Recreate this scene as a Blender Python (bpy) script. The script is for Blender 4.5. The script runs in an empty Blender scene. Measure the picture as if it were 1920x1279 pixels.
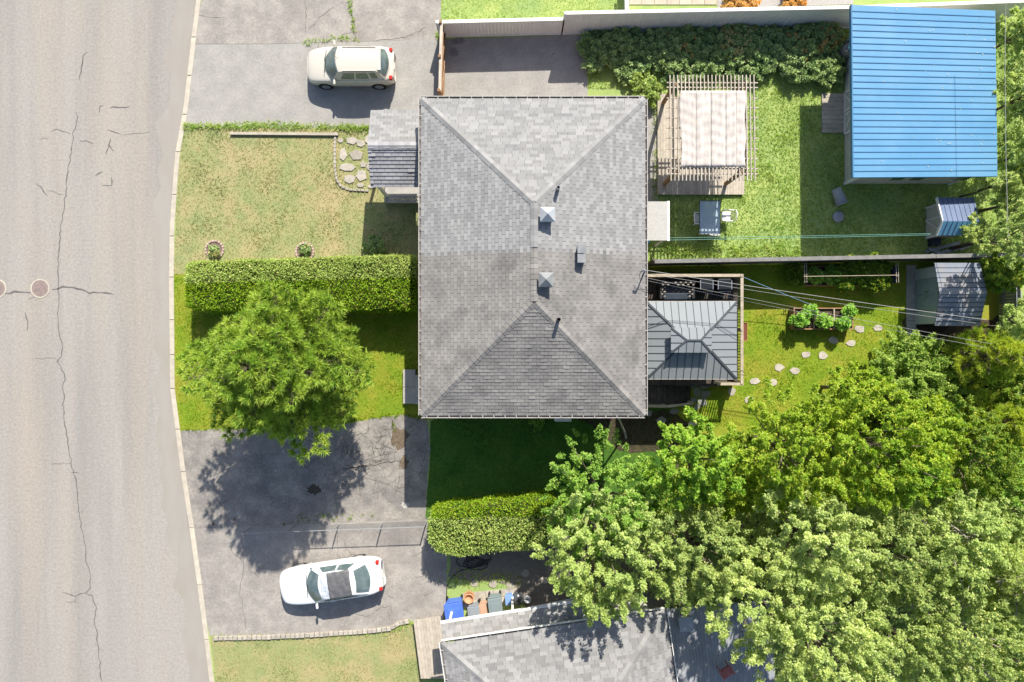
import bpy, math, random
import numpy as np
from mathutils import Vector, Matrix

# ---------------------------------------------------------------- camera, sky, sun, exposure
SC = bpy.context.scene
COL = SC.collection
CAM_H = 32.0
cam_d = bpy.data.cameras.new('camera'); cam_d.sensor_width = 36.0; cam_d.lens = 24.0
cam_d.clip_start = 0.5; cam_d.clip_end = 2000
cam = bpy.data.objects.new('camera', cam_d); COL.objects.link(cam)
cam.location = (0, 0, CAM_H); cam.rotation_euler = (0, 0, 0); SC.camera = cam

SUN_DIR = Vector((0.60, 2.25, 2.05)).normalized()
SUN_EL = math.asin(SUN_DIR.z); SUN_AZ = math.atan2(SUN_DIR.x, SUN_DIR.y)
world = bpy.data.worlds.new('World'); SC.world = world; world.use_nodes = True
wn = world.node_tree; wn.nodes.clear()
sky = wn.nodes.new('ShaderNodeTexSky'); sky.sky_type = 'NISHITA'; sky.sun_disc = False
sky.sun_elevation = SUN_EL; sky.sun_rotation = SUN_AZ; sky.air_density = 1.0; sky.dust_density = 1.5; sky.ozone_density = 1.0
bg = wn.nodes.new('ShaderNodeBackground'); bg.inputs['Strength'].default_value = 0.10
wo = wn.nodes.new('ShaderNodeOutputWorld')
wn.links.new(sky.outputs[0], bg.inputs[0]); wn.links.new(bg.outputs[0], wo.inputs[0])
sun_d = bpy.data.lights.new('sun', 'SUN'); sun_d.energy = 4.9; sun_d.angle = math.radians(0.53); sun_d.color = (1.0, 0.94, 0.83)
sun = bpy.data.objects.new('sun', sun_d); COL.objects.link(sun); sun.location = (8, 30, 27)
sun.rotation_euler = SUN_DIR.to_track_quat('Z', 'Y').to_euler()
SC.view_settings.view_transform = 'Standard'; SC.view_settings.look = 'None'
SC.view_settings.exposure = 0.70; SC.view_settings.gamma = 1.0; SC.view_settings.use_curve_mapping = False
SC.cycles.max_bounces = 5; SC.cycles.diffuse_bounces = 2; SC.cycles.transparent_max_bounces = 8

# ---------------------------------------------------------------- helpers
PI = math.pi
def W(px, py, z=0.0):
    k = (1 - z / CAM_H) / 40.0
    return Vector(((px - 960) * k, (639.5 - py) * k, z))
def WX(px, z=0.0): return (px - 960) * (1 - z / CAM_H) / 40.0
def WY(py, z=0.0): return (639.5 - py) * (1 - z / CAM_H) / 40.0

MATS = {}
def _base(name):
    m = bpy.data.materials.new(name); m.use_nodes = True
    nt = m.node_tree; nt.nodes.clear()
    out = nt.nodes.new('ShaderNodeOutputMaterial')
    return m, nt, out
def nd(nt, t, **kw):
    n = nt.nodes.new(t)
    for k, v in kw.items(): setattr(n, k, v)
    return n
def mathn(nt, op, a, b=None):
    n = nd(nt, 'ShaderNodeMath', operation=op)
    for i, x in enumerate((a, b)):
        if x is None: continue
        if isinstance(x, (int, float)): n.inputs[i].default_value = x
        else: nt.links.new(x, n.inputs[i])
    return n.outputs[0]
def mixc(nt, fac, a, b, blend='MIX'):
    n = nd(nt, 'ShaderNodeMix', data_type='RGBA', blend_type=blend)
    for i, x in ((0, fac), (6, a), (7, b)):
        if isinstance(x, (int, float)): n.inputs[i].default_value = x
        elif isinstance(x, tuple): n.inputs[i].default_value = (*x, 1) if len(x) == 3 else x
        else: nt.links.new(x, n.inputs[i])
    return n.outputs[2]
def noise(nt, pos, scale, detail=4, rough=.6, stretch=None):
    if stretch:
        mp = nd(nt, 'ShaderNodeMapping'); mp.inputs['Scale'].default_value = stretch
        nt.links.new(pos, mp.inputs[0]); pos = mp.outputs[0]
    n = nd(nt, 'ShaderNodeTexNoise'); n.inputs['Scale'].default_value = scale
    n.inputs['Detail'].default_value = detail; n.inputs['Roughness'].default_value = rough
    nt.links.new(pos, n.inputs['Vector'])
    return n.outputs[0]
def ramp(nt, f, lo, hi):
    n = nd(nt, 'ShaderNodeMapRange'); n.inputs[1].default_value = lo; n.inputs[2].default_value = hi
    nt.links.new(f, n.inputs[0]); return n.outputs[0]
def rnd(nt):
    g = nd(nt, 'ShaderNodeNewGeometry'); o = nd(nt, 'ShaderNodeObjectInfo')
    return mathn(nt, 'FRACT', mathn(nt, 'ADD', g.outputs['Random Per Island'], o.outputs['Random']))

def M(name, c1, c2=None, scale=2.5, lo=.38, hi=.62, rough=.9, rand=0.0, fine=.18, finescale=45, bump=0.0,
      spec=.25, metallic=0.0, stretch=None, c3=None, scale3=.4, coat=0.0):
    if name in MATS: return MATS[name]
    m, nt, out = _base(name)
    p = nd(nt, 'ShaderNodeBsdfPrincipled')
    pos = nd(nt, 'ShaderNodeNewGeometry').outputs['Position']
    col = nd(nt, 'ShaderNodeRGB'); col.outputs[0].default_value = (*c1, 1); col = col.outputs[0]
    if c2: col = mixc(nt, ramp(nt, noise(nt, pos, scale, stretch=stretch), lo, hi), col, c2)
    if c3: col = mixc(nt, ramp(nt, noise(nt, pos, scale3, detail=6, stretch=stretch), .45, .7), col, c3)
    v = None
    if fine:
        v = mathn(nt, 'ADD', mathn(nt, 'MULTIPLY', noise(nt, pos, finescale, detail=3, rough=.7), 2 * fine), 1 - fine)
    if rand:
        r = mathn(nt, 'ADD', mathn(nt, 'MULTIPLY', rnd(nt), rand), 1 - rand / 2)
        v = mathn(nt, 'MULTIPLY', v, r) if v else r
    if v:
        hs = nd(nt, 'ShaderNodeHueSaturation'); nt.links.new(v, hs.inputs['Value']); nt.links.new(col, hs.inputs['Color']); col = hs.outputs[0]
    nt.links.new(col, p.inputs['Base Color'])
    p.inputs['Roughness'].default_value = rough; p.inputs['Specular IOR Level'].default_value = spec; p.inputs['Metallic'].default_value = metallic
    if coat: p.inputs['Coat Weight'].default_value = coat; p.inputs['Coat Roughness'].default_value = .05
    if bump:
        b = nd(nt, 'ShaderNodeBump'); b.inputs['Strength'].default_value = bump; b.inputs['Distance'].default_value = .02
        nt.links.new(noise(nt, pos, finescale * .7, detail=4), b.inputs['Height']); nt.links.new(b.outputs[0], p.inputs['Normal'])
    nt.links.new(p.outputs[0], out.inputs[0])
    MATS[name] = m; return m

def LEAF(name, c1, c2, c3=None, scale=.8, trans=.3, rough=.55):
    if name in MATS: return MATS[name]
    m, nt, out = _base(name)
    pos = nd(nt, 'ShaderNodeNewGeometry').outputs['Position']
    f = mathn(nt, 'ADD', mathn(nt, 'MULTIPLY', ramp(nt, noise(nt, pos, scale, detail=3), .35, .65), .55), mathn(nt, 'MULTIPLY', rnd(nt), .45))
    col = mixc(nt, f, c1, c2)
    if c3: col = mixc(nt, mathn(nt, 'GREATER_THAN', mathn(nt, 'FRACT', mathn(nt, 'MULTIPLY', rnd(nt), 7.31)), .93), col, c3)
    p = nd(nt, 'ShaderNodeBsdfPrincipled'); nt.links.new(col, p.inputs['Base Color'])
    p.inputs['Roughness'].default_value = rough; p.inputs['Specular IOR Level'].default_value = .3
    t = nd(nt, 'ShaderNodeBsdfTranslucent')
    hs = nd(nt, 'ShaderNodeHueSaturation'); hs.inputs['Value'].default_value = 1.25; hs.inputs['Saturation'].default_value = 1.1
    nt.links.new(col, hs.inputs['Color']); nt.links.new(hs.outputs[0], t.inputs[0])
    mx = nd(nt, 'ShaderNodeMixShader'); mx.inputs[0].default_value = trans
    nt.links.new(p.outputs[0], mx.inputs[1]); nt.links.new(t.outputs[0], mx.inputs[2]); nt.links.new(mx.outputs[0], out.inputs[0])
    MATS[name] = m; return m

class MB:
    def __init__(s): s.v = []; s.f = []
    def add(s, vs, fs):
        n = len(s.v); s.v += [tuple(p) for p in vs]; s.f += [tuple(i + n for i in f) for f in fs]; return s
    def box(s, x0, x1, y0, y1, z0, z1):
        return s.add([(x0,y0,z0),(x1,y0,z0),(x1,y1,z0),(x0,y1,z0),(x0,y0,z1),(x1,y0,z1),(x1,y1,z1),(x0,y1,z1)],
                     [(0,3,2,1),(4,5,6,7),(0,1,5,4),(1,2,6,5),(2,3,7,6),(3,0,4,7)])
    def obox(s, c, sx, sy, z0, z1, a=0, taper=1.0):
        ca, sa = math.cos(a), math.sin(a); vs = []
        for z, t in ((z0, taper), (z1, 1.0)):
            for x, y in ((-1,-1),(1,-1),(1,1),(-1,1)):
                x *= sx / 2 * t; y *= sy / 2 * t
                vs.append((c[0] + x*ca - y*sa, c[1] + x*sa + y*ca, z))
        return s.add(vs, [(0,3,2,1),(4,5,6,7),(0,1,5,4),(1,2,6,5),(2,3,7,6),(3,0,4,7)])
    def prism(s, pts, z0, z1):
        n = len(pts)
        vs = [(p[0], p[1], z0) for p in pts] + [(p[0], p[1], z1) for p in pts]
        return s.add(vs, [tuple(range(n-1, -1, -1)), tuple(range(n, 2*n))] + [(i, (i+1) % n, n + (i+1) % n, n + i) for i in range(n)])
    def beam(s, p, q, w, h):
        p, q = Vector(p), Vector(q); d = (q - p).normalized()
        up = Vector((0,0,1)) if abs(d.z) < .95 else Vector((0,1,0))
        r = d.cross(up).normalized() * w / 2; u = r.cross(d).normalized() * h / 2
        vs = [b + a*r + c*u for b in (p, q) for a, c in ((-1,-1),(1,-1),(1,1),(-1,1))]
        return s.add(vs, [(0,1,2,3),(7,6,5,4),(0,4,5,1),(1,5,6,2),(2,6,7,3),(3,7,4,0)])
    def tube(s, pts, r, n=6):
        pts = [Vector(p) for p in pts]; m = len(pts)
        if isinstance(r, (int, float)): r = [r] * m
        vs = []; fs = []
        for i, p in enumerate(pts):
            d = (pts[min(i+1, m-1)] - pts[max(i-1, 0)]).normalized()
            up = Vector((0,0,1)) if abs(d.z) < .9 else Vector((1,0,0))
            a = d.cross(up).normalized(); b = a.cross(d)
            for k in range(n):
                t = 2*PI*k/n; vs.append(p + (a*math.cos(t) + b*math.sin(t)) * r[i])
        for i in range(m-1):
            for k in range(n):
                fs.append((i*n+k, i*n+(k+1)%n, (i+1)*n+(k+1)%n, (i+1)*n+k))
        fs += [tuple(range(n-1,-1,-1)), tuple(range((m-1)*n, m*n))]
        return s.add(vs, fs)
    def lathe(s, prof, c, n=20, axis='z', a=0):
        vs = []; fs = []; m = len(prof)
        for r, h in prof:
            for k in range(n):
                t = 2*PI*k/n
                if axis == 'z': vs.append((c[0]+r*math.cos(t), c[1]+r*math.sin(t), c[2]+h))
                else:
                    x, y, z = r*math.cos(t), h, r*math.sin(t)
                    vs.append((c[0]+x*math.cos(a)-y*math.sin(a), c[1]+x*math.sin(a)+y*math.cos(a), c[2]+z))
        for i in range(m-1):
            for k in range(n): fs.append((i*n+k, i*n+(k+1)%n, (i+1)*n+(k+1)%n, (i+1)*n+k))
        fs += [tuple(range(n-1,-1,-1)), tuple(range((m-1)*n, m*n))]
        return s.add(vs, fs)
    def sheet(s, pts, z):
        return s.add([(p[0], p[1], z) for p in pts], [tuple(range(len(pts)))])

ORG = {}
def org(o): return ORG.get(o.name, Vector((0,0,0))) if o else Vector((0,0,0))
def mesh_of(name, mb, mat, smooth=False, o=Vector((0,0,0))):
    me = bpy.data.meshes.new(name); me.from_pydata([(v[0]-o.x, v[1]-o.y, v[2]-o.z) for v in mb.v], [], mb.f)
    if mat: me.materials.append(mat)
    if smooth: me.polygons.foreach_set('use_smooth', [True]*len(me.polygons))
    me.update(); return me
def link(name, me, parent=None):
    ob = bpy.data.objects.new(name, me); COL.objects.link(ob)
    if parent is not None: ob.parent = parent; ORG[ob.name] = org(parent)
    return ob
def part(name, mb, mat, parent, smooth=False, bevel=0, sub=0):
    ob = link(name, mesh_of(name, mb, mat, smooth, org(parent)), parent)
    if bevel:
        b = ob.modifiers.new('bevel', 'BEVEL'); b.width = bevel; b.segments = 2; b.limit_method = 'ANGLE'
    if sub:
        b = ob.modifiers.new('sub', 'SUBSURF'); b.levels = sub; b.render_levels = sub
    return ob
def tag(o, label, cat, group=None, kind=None):
    o['label'] = label; o['category'] = cat
    if group: o['group'] = group
    if kind: o['kind'] = kind
    return o
def thing(name, label, cat, loc, group=None):
    o = bpy.data.objects.new(name, None); COL.objects.link(o); o.location = loc; o.empty_display_size = .2
    ORG[o.name] = Vector(loc); return tag(o, label, cat, group)
def struct(name, mb, mat, label=None):
    o = link(name, mesh_of(name, mb, mat)); o['kind'] = 'structure'
    if label: o['label'] = label
    return o
def npmesh(name, V, F, mat, smooth=False):
    me = bpy.data.meshes.new(name); n, k = F.shape
    me.vertices.add(len(V)); me.vertices.foreach_set('co', np.ascontiguousarray(V, dtype=np.float32).ravel())
    me.loops.add(n*k); me.loops.foreach_set('vertex_index', np.ascontiguousarray(F, dtype=np.int32).ravel())
    me.polygons.add(n); me.polygons.foreach_set('loop_start', np.arange(0, n*k, k, dtype=np.int32))
    try: me.polygons.foreach_set('loop_total', np.full(n, k, dtype=np.int32))
    except Exception: pass
    me.materials.append(mat); me.update(calc_edges=True); return me
def nppart(name, V, F, mat, parent):
    o = org(parent); return link(name, npmesh(name, V - np.array(o), F, mat), parent)
def pxpoly(pts, z=0): return [W(x, y, z) for x, y in pts]
def inside(P, poly):
    x, y = P[:,0], P[:,1]; r = np.zeros(len(P), bool); n = len(poly)
    for i in range(n):
        x0, y0 = poly[i][0], poly[i][1]; x1, y1 = poly[(i+1)%n][0], poly[(i+1)%n][1]
        c = ((y0 > y) != (y1 > y)) & (x < (x1-x0)*(y-y0)/((y1-y0) if y1 != y0 else 1e-9) + x0)
        r ^= c
    return r
def sample(poly, n, g):
    a = np.array([(p[0], p[1]) for p in poly]); lo, hi = a.min(0), a.max(0)
    area = abs(sum(a[i][0]*a[(i+1)%len(a)][1]-a[(i+1)%len(a)][0]*a[i][1] for i in range(len(a))))/2
    P = g.uniform(lo, hi, (int(n*area*((hi-lo).prod()/max(area,1e-6)))+1, 2))
    return P[inside(P, poly)]
def unit(a): return a / (np.linalg.norm(a, axis=-1, keepdims=True) + 1e-9)
def kites(C, D, N, L, Wd, fold=.12):
    """leaf quads: C base point, D direction, N normal, L length, Wd width"""
    D = unit(D); S = unit(np.cross(D, N)); N = np.cross(S, D)
    L = L[:,None]; Wd = Wd[:,None]
    a = C; b = C + D*L*.45 + S*Wd*.5 + N*L*fold; c = C + D*L; d = C + D*L*.45 - S*Wd*.5 + N*L*fold
    V = np.stack([a, b, c, d], 1).reshape(-1, 3)
    return V, np.arange(len(V)).reshape(-1, 4)
def needles(C, D, L, Wd, g):
    D = unit(D); R = unit(np.cross(D, g.normal(size=D.shape))) * Wd[:,None] * .5
    V = np.stack([C - R, C + R, C + D*L[:,None]], 1).reshape(-1, 3)
    return V, np.arange(len(V)).reshape(-1, 3)

# ---------------------------------------------------------------- materials
m_road   = M('road_asphalt', (.262,.247,.231), (.312,.295,.275), scale=.5, fine=.34, finescale=9, c3=(.335,.295,.255), scale3=.3, stretch=(1.4,.10,1), bump=.3)
m_dust   = M('kerb_dust', (.31,.29,.265), (.29,.265,.235), scale=1.2, fine=.1, finescale=30, stretch=(1,.3,1))
m_tar    = M('crack_filler', (.11,.105,.10), (.15,.145,.14), scale=6)
m_hair   = M('crack_dirt', (.05,.046,.04), (.08,.07,.05), scale=8)
m_kerb   = M('kerb_concrete', (.50,.45,.37), (.42,.38,.32), scale=3, rand=.12)
m_asph   = M('worn_asphalt', (.22,.203,.186), (.315,.29,.26), scale=1.5, fine=.5, finescale=9, c3=(.175,.165,.158), scale3=.9, bump=.5)
m_asphn  = M('pale_asphalt', (.285,.274,.258), (.335,.32,.30), scale=1.2, fine=.30, finescale=9, bump=.2)
m_aspho  = M('old_asphalt', (.265,.245,.227), (.345,.318,.29), scale=1.6, fine=.42, finescale=9, c3=(.235,.215,.20), scale3=.6, bump=.3)
m_soil   = M('soil', (.045,.033,.024), (.085,.06,.042), scale=5, fine=.4, finescale=30, bump=.5)
m_mud    = M('dry_soil', (.17,.13,.09), (.11,.085,.06), scale=6, fine=.3)
m_lawn   = M('lawn_soil', (.15,.235,.014), (.20,.265,.018), scale=1.1, fine=.3, finescale=18, c3=(.28,.255,.035), scale3=.55)
m_lawns  = M('shade_toned_lawn_soil', (.05,.13,.018), (.075,.15,.02), scale=1.1, fine=.3, finescale=18)  # house shade is put into this darker lawn colour
m_lawnp  = M('pale_lawn_soil', (.25,.28,.12), (.32,.30,.14), scale=1.0, fine=.25, finescale=18, c3=(.38,.31,.17), scale3=.5)
m_lawnn  = M('leafy_lawn_soil', (.27,.36,.11), (.34,.41,.13), scale=1.3, fine=.3, finescale=14, c3=(.22,.32,.11), scale3=.5)
g_lot    = LEAF('lot_grass', (.19,.33,.014), (.32,.41,.022), (.44,.40,.06), scale=.7, trans=.35)
g_side   = LEAF('shade_toned_grass', (.07,.23,.03), (.12,.27,.035), None, scale=.7, trans=.35)  # lawn grass darkened, the house shade is in its colour
g_pale   = LEAF('pale_grass', (.30,.38,.14), (.43,.41,.19), (.50,.41,.24), scale=.55, trans=.35)
g_back   = LEAF('pale_back_grass', (.36,.54,.13), (.52,.62,.18), (.58,.56,.26), scale=.6, trans=.35)
m_shA    = M('grey_shingle', (.245,.234,.222), (.212,.204,.196), scale=1.2, rand=.22, fine=.16, finescale=35, c3=(.155,.15,.148), scale3=1.1)
m_shB    = M('pale_shingle', (.272,.271,.271), (.248,.248,.25), scale=1.5, rand=.34, fine=.14, finescale=35)
m_shC    = M('silver_shingle', (.265,.26,.255), (.235,.232,.233), scale=1.5, rand=.40, fine=.14, finescale=35)
m_roofu  = M('roof_felt', (.10,.10,.102), (.13,.13,.13), scale=3)
m_white  = M('white_paint', (.78,.77,.74), (.70,.69,.66), scale=3, rough=.55, fine=.05)
m_whitev = M('white_vinyl', (.80,.80,.80), (.74,.74,.74), scale=2, rough=.5, fine=.04, rand=.05)
m_gutter = M('gutter_metal', (.42,.40,.375), (.33,.31,.29), scale=4, rough=.5, fine=.1)
m_guts   = M('gutter_trough', (.16,.15,.145), (.22,.20,.19), scale=6)
m_brick  = M('wall_brick', (.33,.24,.19), (.27,.19,.15), scale=5, rand=.2)
m_wood   = M('grey_wood', (.36,.31,.25), (.28,.24,.19), scale=5, rand=.25, fine=.2, finescale=30, stretch=(1,.3,1))
m_woodp  = M('pale_wood', (.48,.43,.36), (.40,.35,.29), scale=5, rand=.22, fine=.15, finescale=30)
m_woodb  = M('brown_wood', (.33,.20,.115), (.26,.155,.09), scale=5, rand=.2)
m_woodd  = M('dark_stained_wood', (.055,.048,.043), (.085,.072,.06), scale=5, rand=.3)
m_woodg  = M('silvered_boards', (.33,.345,.38), (.28,.295,.33), scale=4, rand=.2)
m_rail   = M('rail_wood', (.42,.36,.28), (.33,.28,.21), scale=4, rand=.15)
m_gaz    = M('slate_metal', (.225,.248,.266), (.21,.232,.25), scale=.8, rough=.6, fine=.05, spec=.2, rand=.07)
m_gazs   = M('slate_seam', (.06,.07,.08), rough=.6, fine=.05)
m_blue   = M('blue_metal', (.095,.265,.45), (.125,.295,.47), scale=.6, rough=.45, fine=.12, spec=.45, rand=.05)
m_blues  = M('blue_rib', (.06,.18,.33), rough=.45, fine=.04)
m_navy   = M('shadow_blue_metal', (.12,.16,.27), (.10,.14,.24), scale=2, rough=.5, rand=.06)  # blue roof metal with shadow put into its colour
m_cream  = M('cream_siding', (.58,.57,.50), (.52,.51,.45), scale=3, rough=.6, rand=.05)
m_shedg  = M('grey_shed_metal', (.24,.26,.275), (.28,.30,.31), scale=2, rough=.5, rand=.08, c3=(.27,.25,.23), scale3=1.5)
m_shedr  = M('shed_roof_metal', (.17,.20,.255), (.21,.235,.29), scale=2.5, rough=.5, rand=.1, c3=(.28,.26,.245), scale3=1.1)
m_shedd  = M('shed_door_metal', (.25,.305,.325), (.29,.34,.355), scale=2, rough=.5)
m_stone  = M('flagstone', (.43,.39,.335), (.33,.30,.26), scale=5, rand=.25, fine=.15, bump=.3)
m_stoneg = M('grey_flagstone', (.27,.265,.24), (.22,.22,.20), scale=4, rand=.15, fine=.15, bump=.3)
m_conc   = M('concrete', (.42,.40,.37), (.35,.335,.31), scale=2.5, rand=.08, fine=.12)
m_black  = M('black_plastic', (.018,.019,.021), rough=.45, fine=.05, spec=.5)
m_navyf  = M('dark_cover', (.022,.032,.045), (.03,.042,.06), scale=4, rough=.6)
m_wick   = M('wicker', (.30,.27,.23), (.22,.19,.16), scale=8, rand=.3)
m_steel  = M('steel', (.55,.55,.56), rough=.3, metallic=.8, fine=.05)
m_glass  = M('car_glass', (.075,.11,.115), (.14,.18,.18), scale=3, rough=.08, spec=.8, fine=.05)
m_tyre   = M('tyre', (.02,.02,.02), rough=.85, fine=.1)
m_red    = M('tail_lamp_red', (.45,.03,.025), rough=.25, fine=.03)
m_lamp   = M('headlamp', (.55,.57,.60), rough=.12, fine=.03, spec=.7)
m_champ  = M('champagne_paint', (.55,.52,.455), (.57,.535,.465), scale=.5, rough=.32, fine=.02, spec=.5, coat=.6)
m_carw   = M('white_car_paint', (.74,.77,.79), (.76,.78,.80), scale=.5, rough=.3, fine=.02, spec=.5, coat=.6)
m_tarp   = M('grey_sheet', (.10,.10,.105), (.14,.14,.145), scale=5, rough=.35, spec=.5, bump=.6, finescale=14)
m_tarpb  = M('silver_sheet', (.42,.46,.52), (.50,.53,.58), scale=5, rough=.35, spec=.5, bump=.6, finescale=14)
m_fabric = M('sun_bleached_canvas', (.54,.505,.47), (.44,.40,.37), scale=2.6, fine=.12, finescale=20, stretch=(3,.5,1))
m_bark   = M('bark', (.16,.13,.10), (.11,.09,.07), scale=8, fine=.3)
m_barkp  = M('pale_bark', (.40,.36,.31), (.28,.25,.21), scale=6, fine=.25)
m_core   = M('hedge_shade_twigs', (.035,.05,.012), (.05,.06,.015), scale=6)
m_wire   = M('cable_sheath', (.30,.295,.285), rough=.6, fine=.05)
m_wireb  = M('black_cable', (.035,.035,.037), rough=.6, fine=.05)
m_teal   = M('teal_cord', (.22,.50,.47), rough=.6, fine=.05)
m_iron   = M('cast_iron', (.22,.175,.165), (.28,.22,.20), scale=8, rough=.7, fine=.25)
m_terra  = M('terracotta', (.42,.16,.10), (.35,.13,.085), scale=5)

m_lf_pine = LEAF('pine_needles', (0.191,0.368,0.039), (0.502,0.603,0.094), (0.120,0.268,0.055), scale=1.1, trans=.25)
m_lf_hed  = LEAF('cedar_sprays', (0.17,0.33,0.014), (0.32,0.46,0.022), (0.4,0.38,0.05), scale=1.0, trans=.25)
m_lf_hedfade = LEAF('white_fade_cedar_sprays', (0.391,0.529,0.138), (0.552,0.644,0.196), (0.621,0.598,0.253), scale=1.0, trans=.42)  # same cedar with a white fade mixed into the colour
m_lf_yp   = LEAF('young_pine_needles', (.30,.44,.05), (.62,.66,.10), (.20,.36,.06), trans=.42)
m_lf_gr   = LEAF('green_leaves', (0.179,0.360,0.052), (0.386,0.570,0.103), (0.552,0.645,0.172), trans=.42)
m_lf_br   = LEAF('bright_leaves', (0.193,0.384,0.034), (0.428,0.608,0.081), (0.607,0.670,0.138), trans=.42)
m_lf_ye   = LEAF('yellow_green_leaves', (0.182,0.348,0.026), (0.494,0.600,0.060), (0.676,0.648,0.108), trans=.42)
m_lf_bl   = LEAF('blue_green_leaves', (0.200,0.347,0.050), (0.418,0.546,0.110), (0.650,0.694,0.202), trans=.42)
m_lf_dk   = LEAF('deep_green_leaves', (0.124,0.248,0.026), (0.314,0.422,0.055), (0.629,0.570,0.092), trans=.42)
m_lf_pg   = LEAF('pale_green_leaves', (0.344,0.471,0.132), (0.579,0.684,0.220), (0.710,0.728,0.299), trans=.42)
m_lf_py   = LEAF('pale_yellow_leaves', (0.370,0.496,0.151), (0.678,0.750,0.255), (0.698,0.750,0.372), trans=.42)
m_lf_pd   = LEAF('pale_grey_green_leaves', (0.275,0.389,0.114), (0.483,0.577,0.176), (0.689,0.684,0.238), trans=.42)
m_lf_ve   = LEAF('vegetable_leaves', (0.283,0.544,0.086), (0.519,0.750,0.157), (0.707,0.750,0.244), trans=.42)
m_fl_or   = LEAF('orange_petals', (0.750,0.405,0.126), (0.750,0.540,0.216), trans=.42)
m_fl_ye   = LEAF('yellow_petals', (.62,.55,.20), (.66,.60,.30), trans=.42)

# ---------------------------------------------------------------- ground, road, kerb, drives, lawns
RG = np.random.default_rng(7); random.seed(7)
def ragged(pts, step=14, amp=2.0, seed=1, closed=True):
    r = random.Random(seed); out = []
    n = len(pts)
    for i in range(n if closed else n-1):
        a, b = pts[i], pts[(i+1) % n]; d = math.dist(a, b); k = max(1, int(d/step))
        for j in range(k):
            t = j/k; e = amp if j else amp*.4
            out.append((a[0]+(b[0]-a[0])*t + r.uniform(-e, e), a[1]+(b[1]-a[1])*t + r.uniform(-e, e)))
    return out
KERB = [(405,-220),(377,0),(368,70),(355,185),(351,215),(338,285),(334,330),(327,430),(326,520),(328,729),(348,885),(364,990),(379,1097),(392,1200),(402,1279),(432,1500)]
def kerb_x(y):
    for a, b in zip(KERB, KERB[1:]):
        if a[1] <= y <= b[1]: return a[0] + (b[0]-a[0])*(y-a[1])/(b[1]-a[1])
    return 405
struct('ground', MB().sheet([(-600,-600),(600,-600),(600,600),(-600,600)], -.16), m_lawnp)
road = struct('road', MB().sheet(pxpoly([(x-6, y) for x, y in KERB]) + [Vector((-30,-24,0)), Vector((-30,24,0))], -.10), m_road)
dl = [(y, kerb_x(y)) for y in range(-40, 1330, 30)]
dw = random.Random(3)
part('gutter_dust', MB().sheet(pxpoly([(x-8, y) for y, x in dl] + [(x-14-dw.uniform(8,34)-(14 if y > 820 or y < 250 else 0), y) for y, x in reversed(dl)]), -.094), m_dust, road)
yard = struct('yard_ground', MB().sheet(pxpoly([(x-2, y) for x, y in KERB]) + [Vector((80,-60,0)), Vector((80,60,0))], -.006), m_lawnn)
# kerb: cast stones end to end
kerb = bpy.data.objects.new('kerb', None); COL.objects.link(kerb); kerb['kind'] = 'structure'
ys = [-40, 70, 142, 215, 285, 365, 443, 520, 600, 665, 729, 805, 885, 990, 1097, 1200, 1300]
for a, b in zip(ys, ys[1:]):
    seg = [y for y in np.linspace(a + .5, b - .5, 4)]
    L = [W(kerb_x(y)-9, y) for y in seg] + [W(kerb_x(y), y) for y in reversed(seg)]
    part('kerb_stone', MB().prism(L, -.14, .025), m_kerb, kerb, bevel=.02)
# road cracks (tar-filled and open)
def strip(pts, w, z, jitter=0, seed=1):
    r = random.Random(seed); P = []
    for a, b in zip(pts, pts[1:]):
        k = max(1, int(math.dist(a, b)/7))
        for j in range(k):
            t = j/k; P.append((a[0]+(b[0]-a[0])*t + r.uniform(-jitter, jitter), a[1]+(b[1]-a[1])*t + r.uniform(-jitter, jitter)))
    P.append(pts[-1]); P = [W(*p) for p in P]; vs = []; fs = []
    for i, p in enumerate(P):
        d = (P[min(i+1, len(P)-1)] - P[max(i-1, 0)]); d = Vector((-d.y, d.x, 0)).normalized()
        ww = w * r.uniform(.5, 1.25) * (.35 if i in (0, len(P)-1) else 1) / 2
        vs += [(p.x+d.x*ww, p.y+d.y*ww, z), (p.x-d.x*ww, p.y-d.y*ww, z)]
    fs = [(2*i, 2*i+1, 2*i+3, 2*i+2) for i in range(len(P)-1)]
    return MB().add(vs, fs)
CR = [([(160,95),(154,103),(150,125),(146,148)],.05),([(140,208),(143,218),(139,237),(135,250),(131,285),(124,330),(118,380),(111,430),(108,470),(106,510),(107,560),(106,595),(108,625),(114,640),(113,668),(106,680),(118,700),(121,712),(114,726),(120,744),(116,758),(119,790),(125,830),(131,870),(140,905),(145,950),(150,990),(155,1010),(159,1050),(167,1083),(166,1103),(157,1113),(172,1120),(178,1140),(174,1165),(179,1190),(180,1210),(184,1230),(188,1279)],.045),
      ([(92,244),(105,242),(130,250)],.035),([(73,261),(80,257),(90,260)],.035),([(148,265),(160,264),(174,268)],.035),([(183,210),(184,197),(192,196)],.05),([(203,200),(241,199)],.05),
      ([(200,243),(212,248),(225,251)],.06),([(206,257),(203,272),(211,283)],.07),([(203,272),(196,288)],.05),([(176,329),(190,321)],.06),([(206,331),(207,347),(189,347)],.055),([(65,343),(75,352),(87,367)],.045),
      ([(7,550),(25,547),(42,549),(56,549)],.09),([(96,542),(115,538),(135,538),(150,543),(165,549),(190,548),(211,552)],.07),([(43,587),(48,605),(48,620)],.055),
      ([(115,1112),(140,1119),(157,1113)],.05),([(140,1119),(138,1130),(120,1130)],.045),([(138,1130),(145,1133)],.045),([(62,672),(100,672),(108,678)],.02),([(88,870),(130,869)],.02),([(131,886),(146,887)],.03),([(141,960),(155,960)],.03),
      ([(60,540),(64,556),(50,562)],.025),([(225,251),(280,246)],.015),([(85,356),(118,364)],.018),([(174,1210),(180,1212)],.03),([(192,1221),(182,1219)],.03)]
for i, (p, w) in enumerate(CR): part('crack', strip(p, w, -.093, 1.6, i), m_tar, road)

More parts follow.
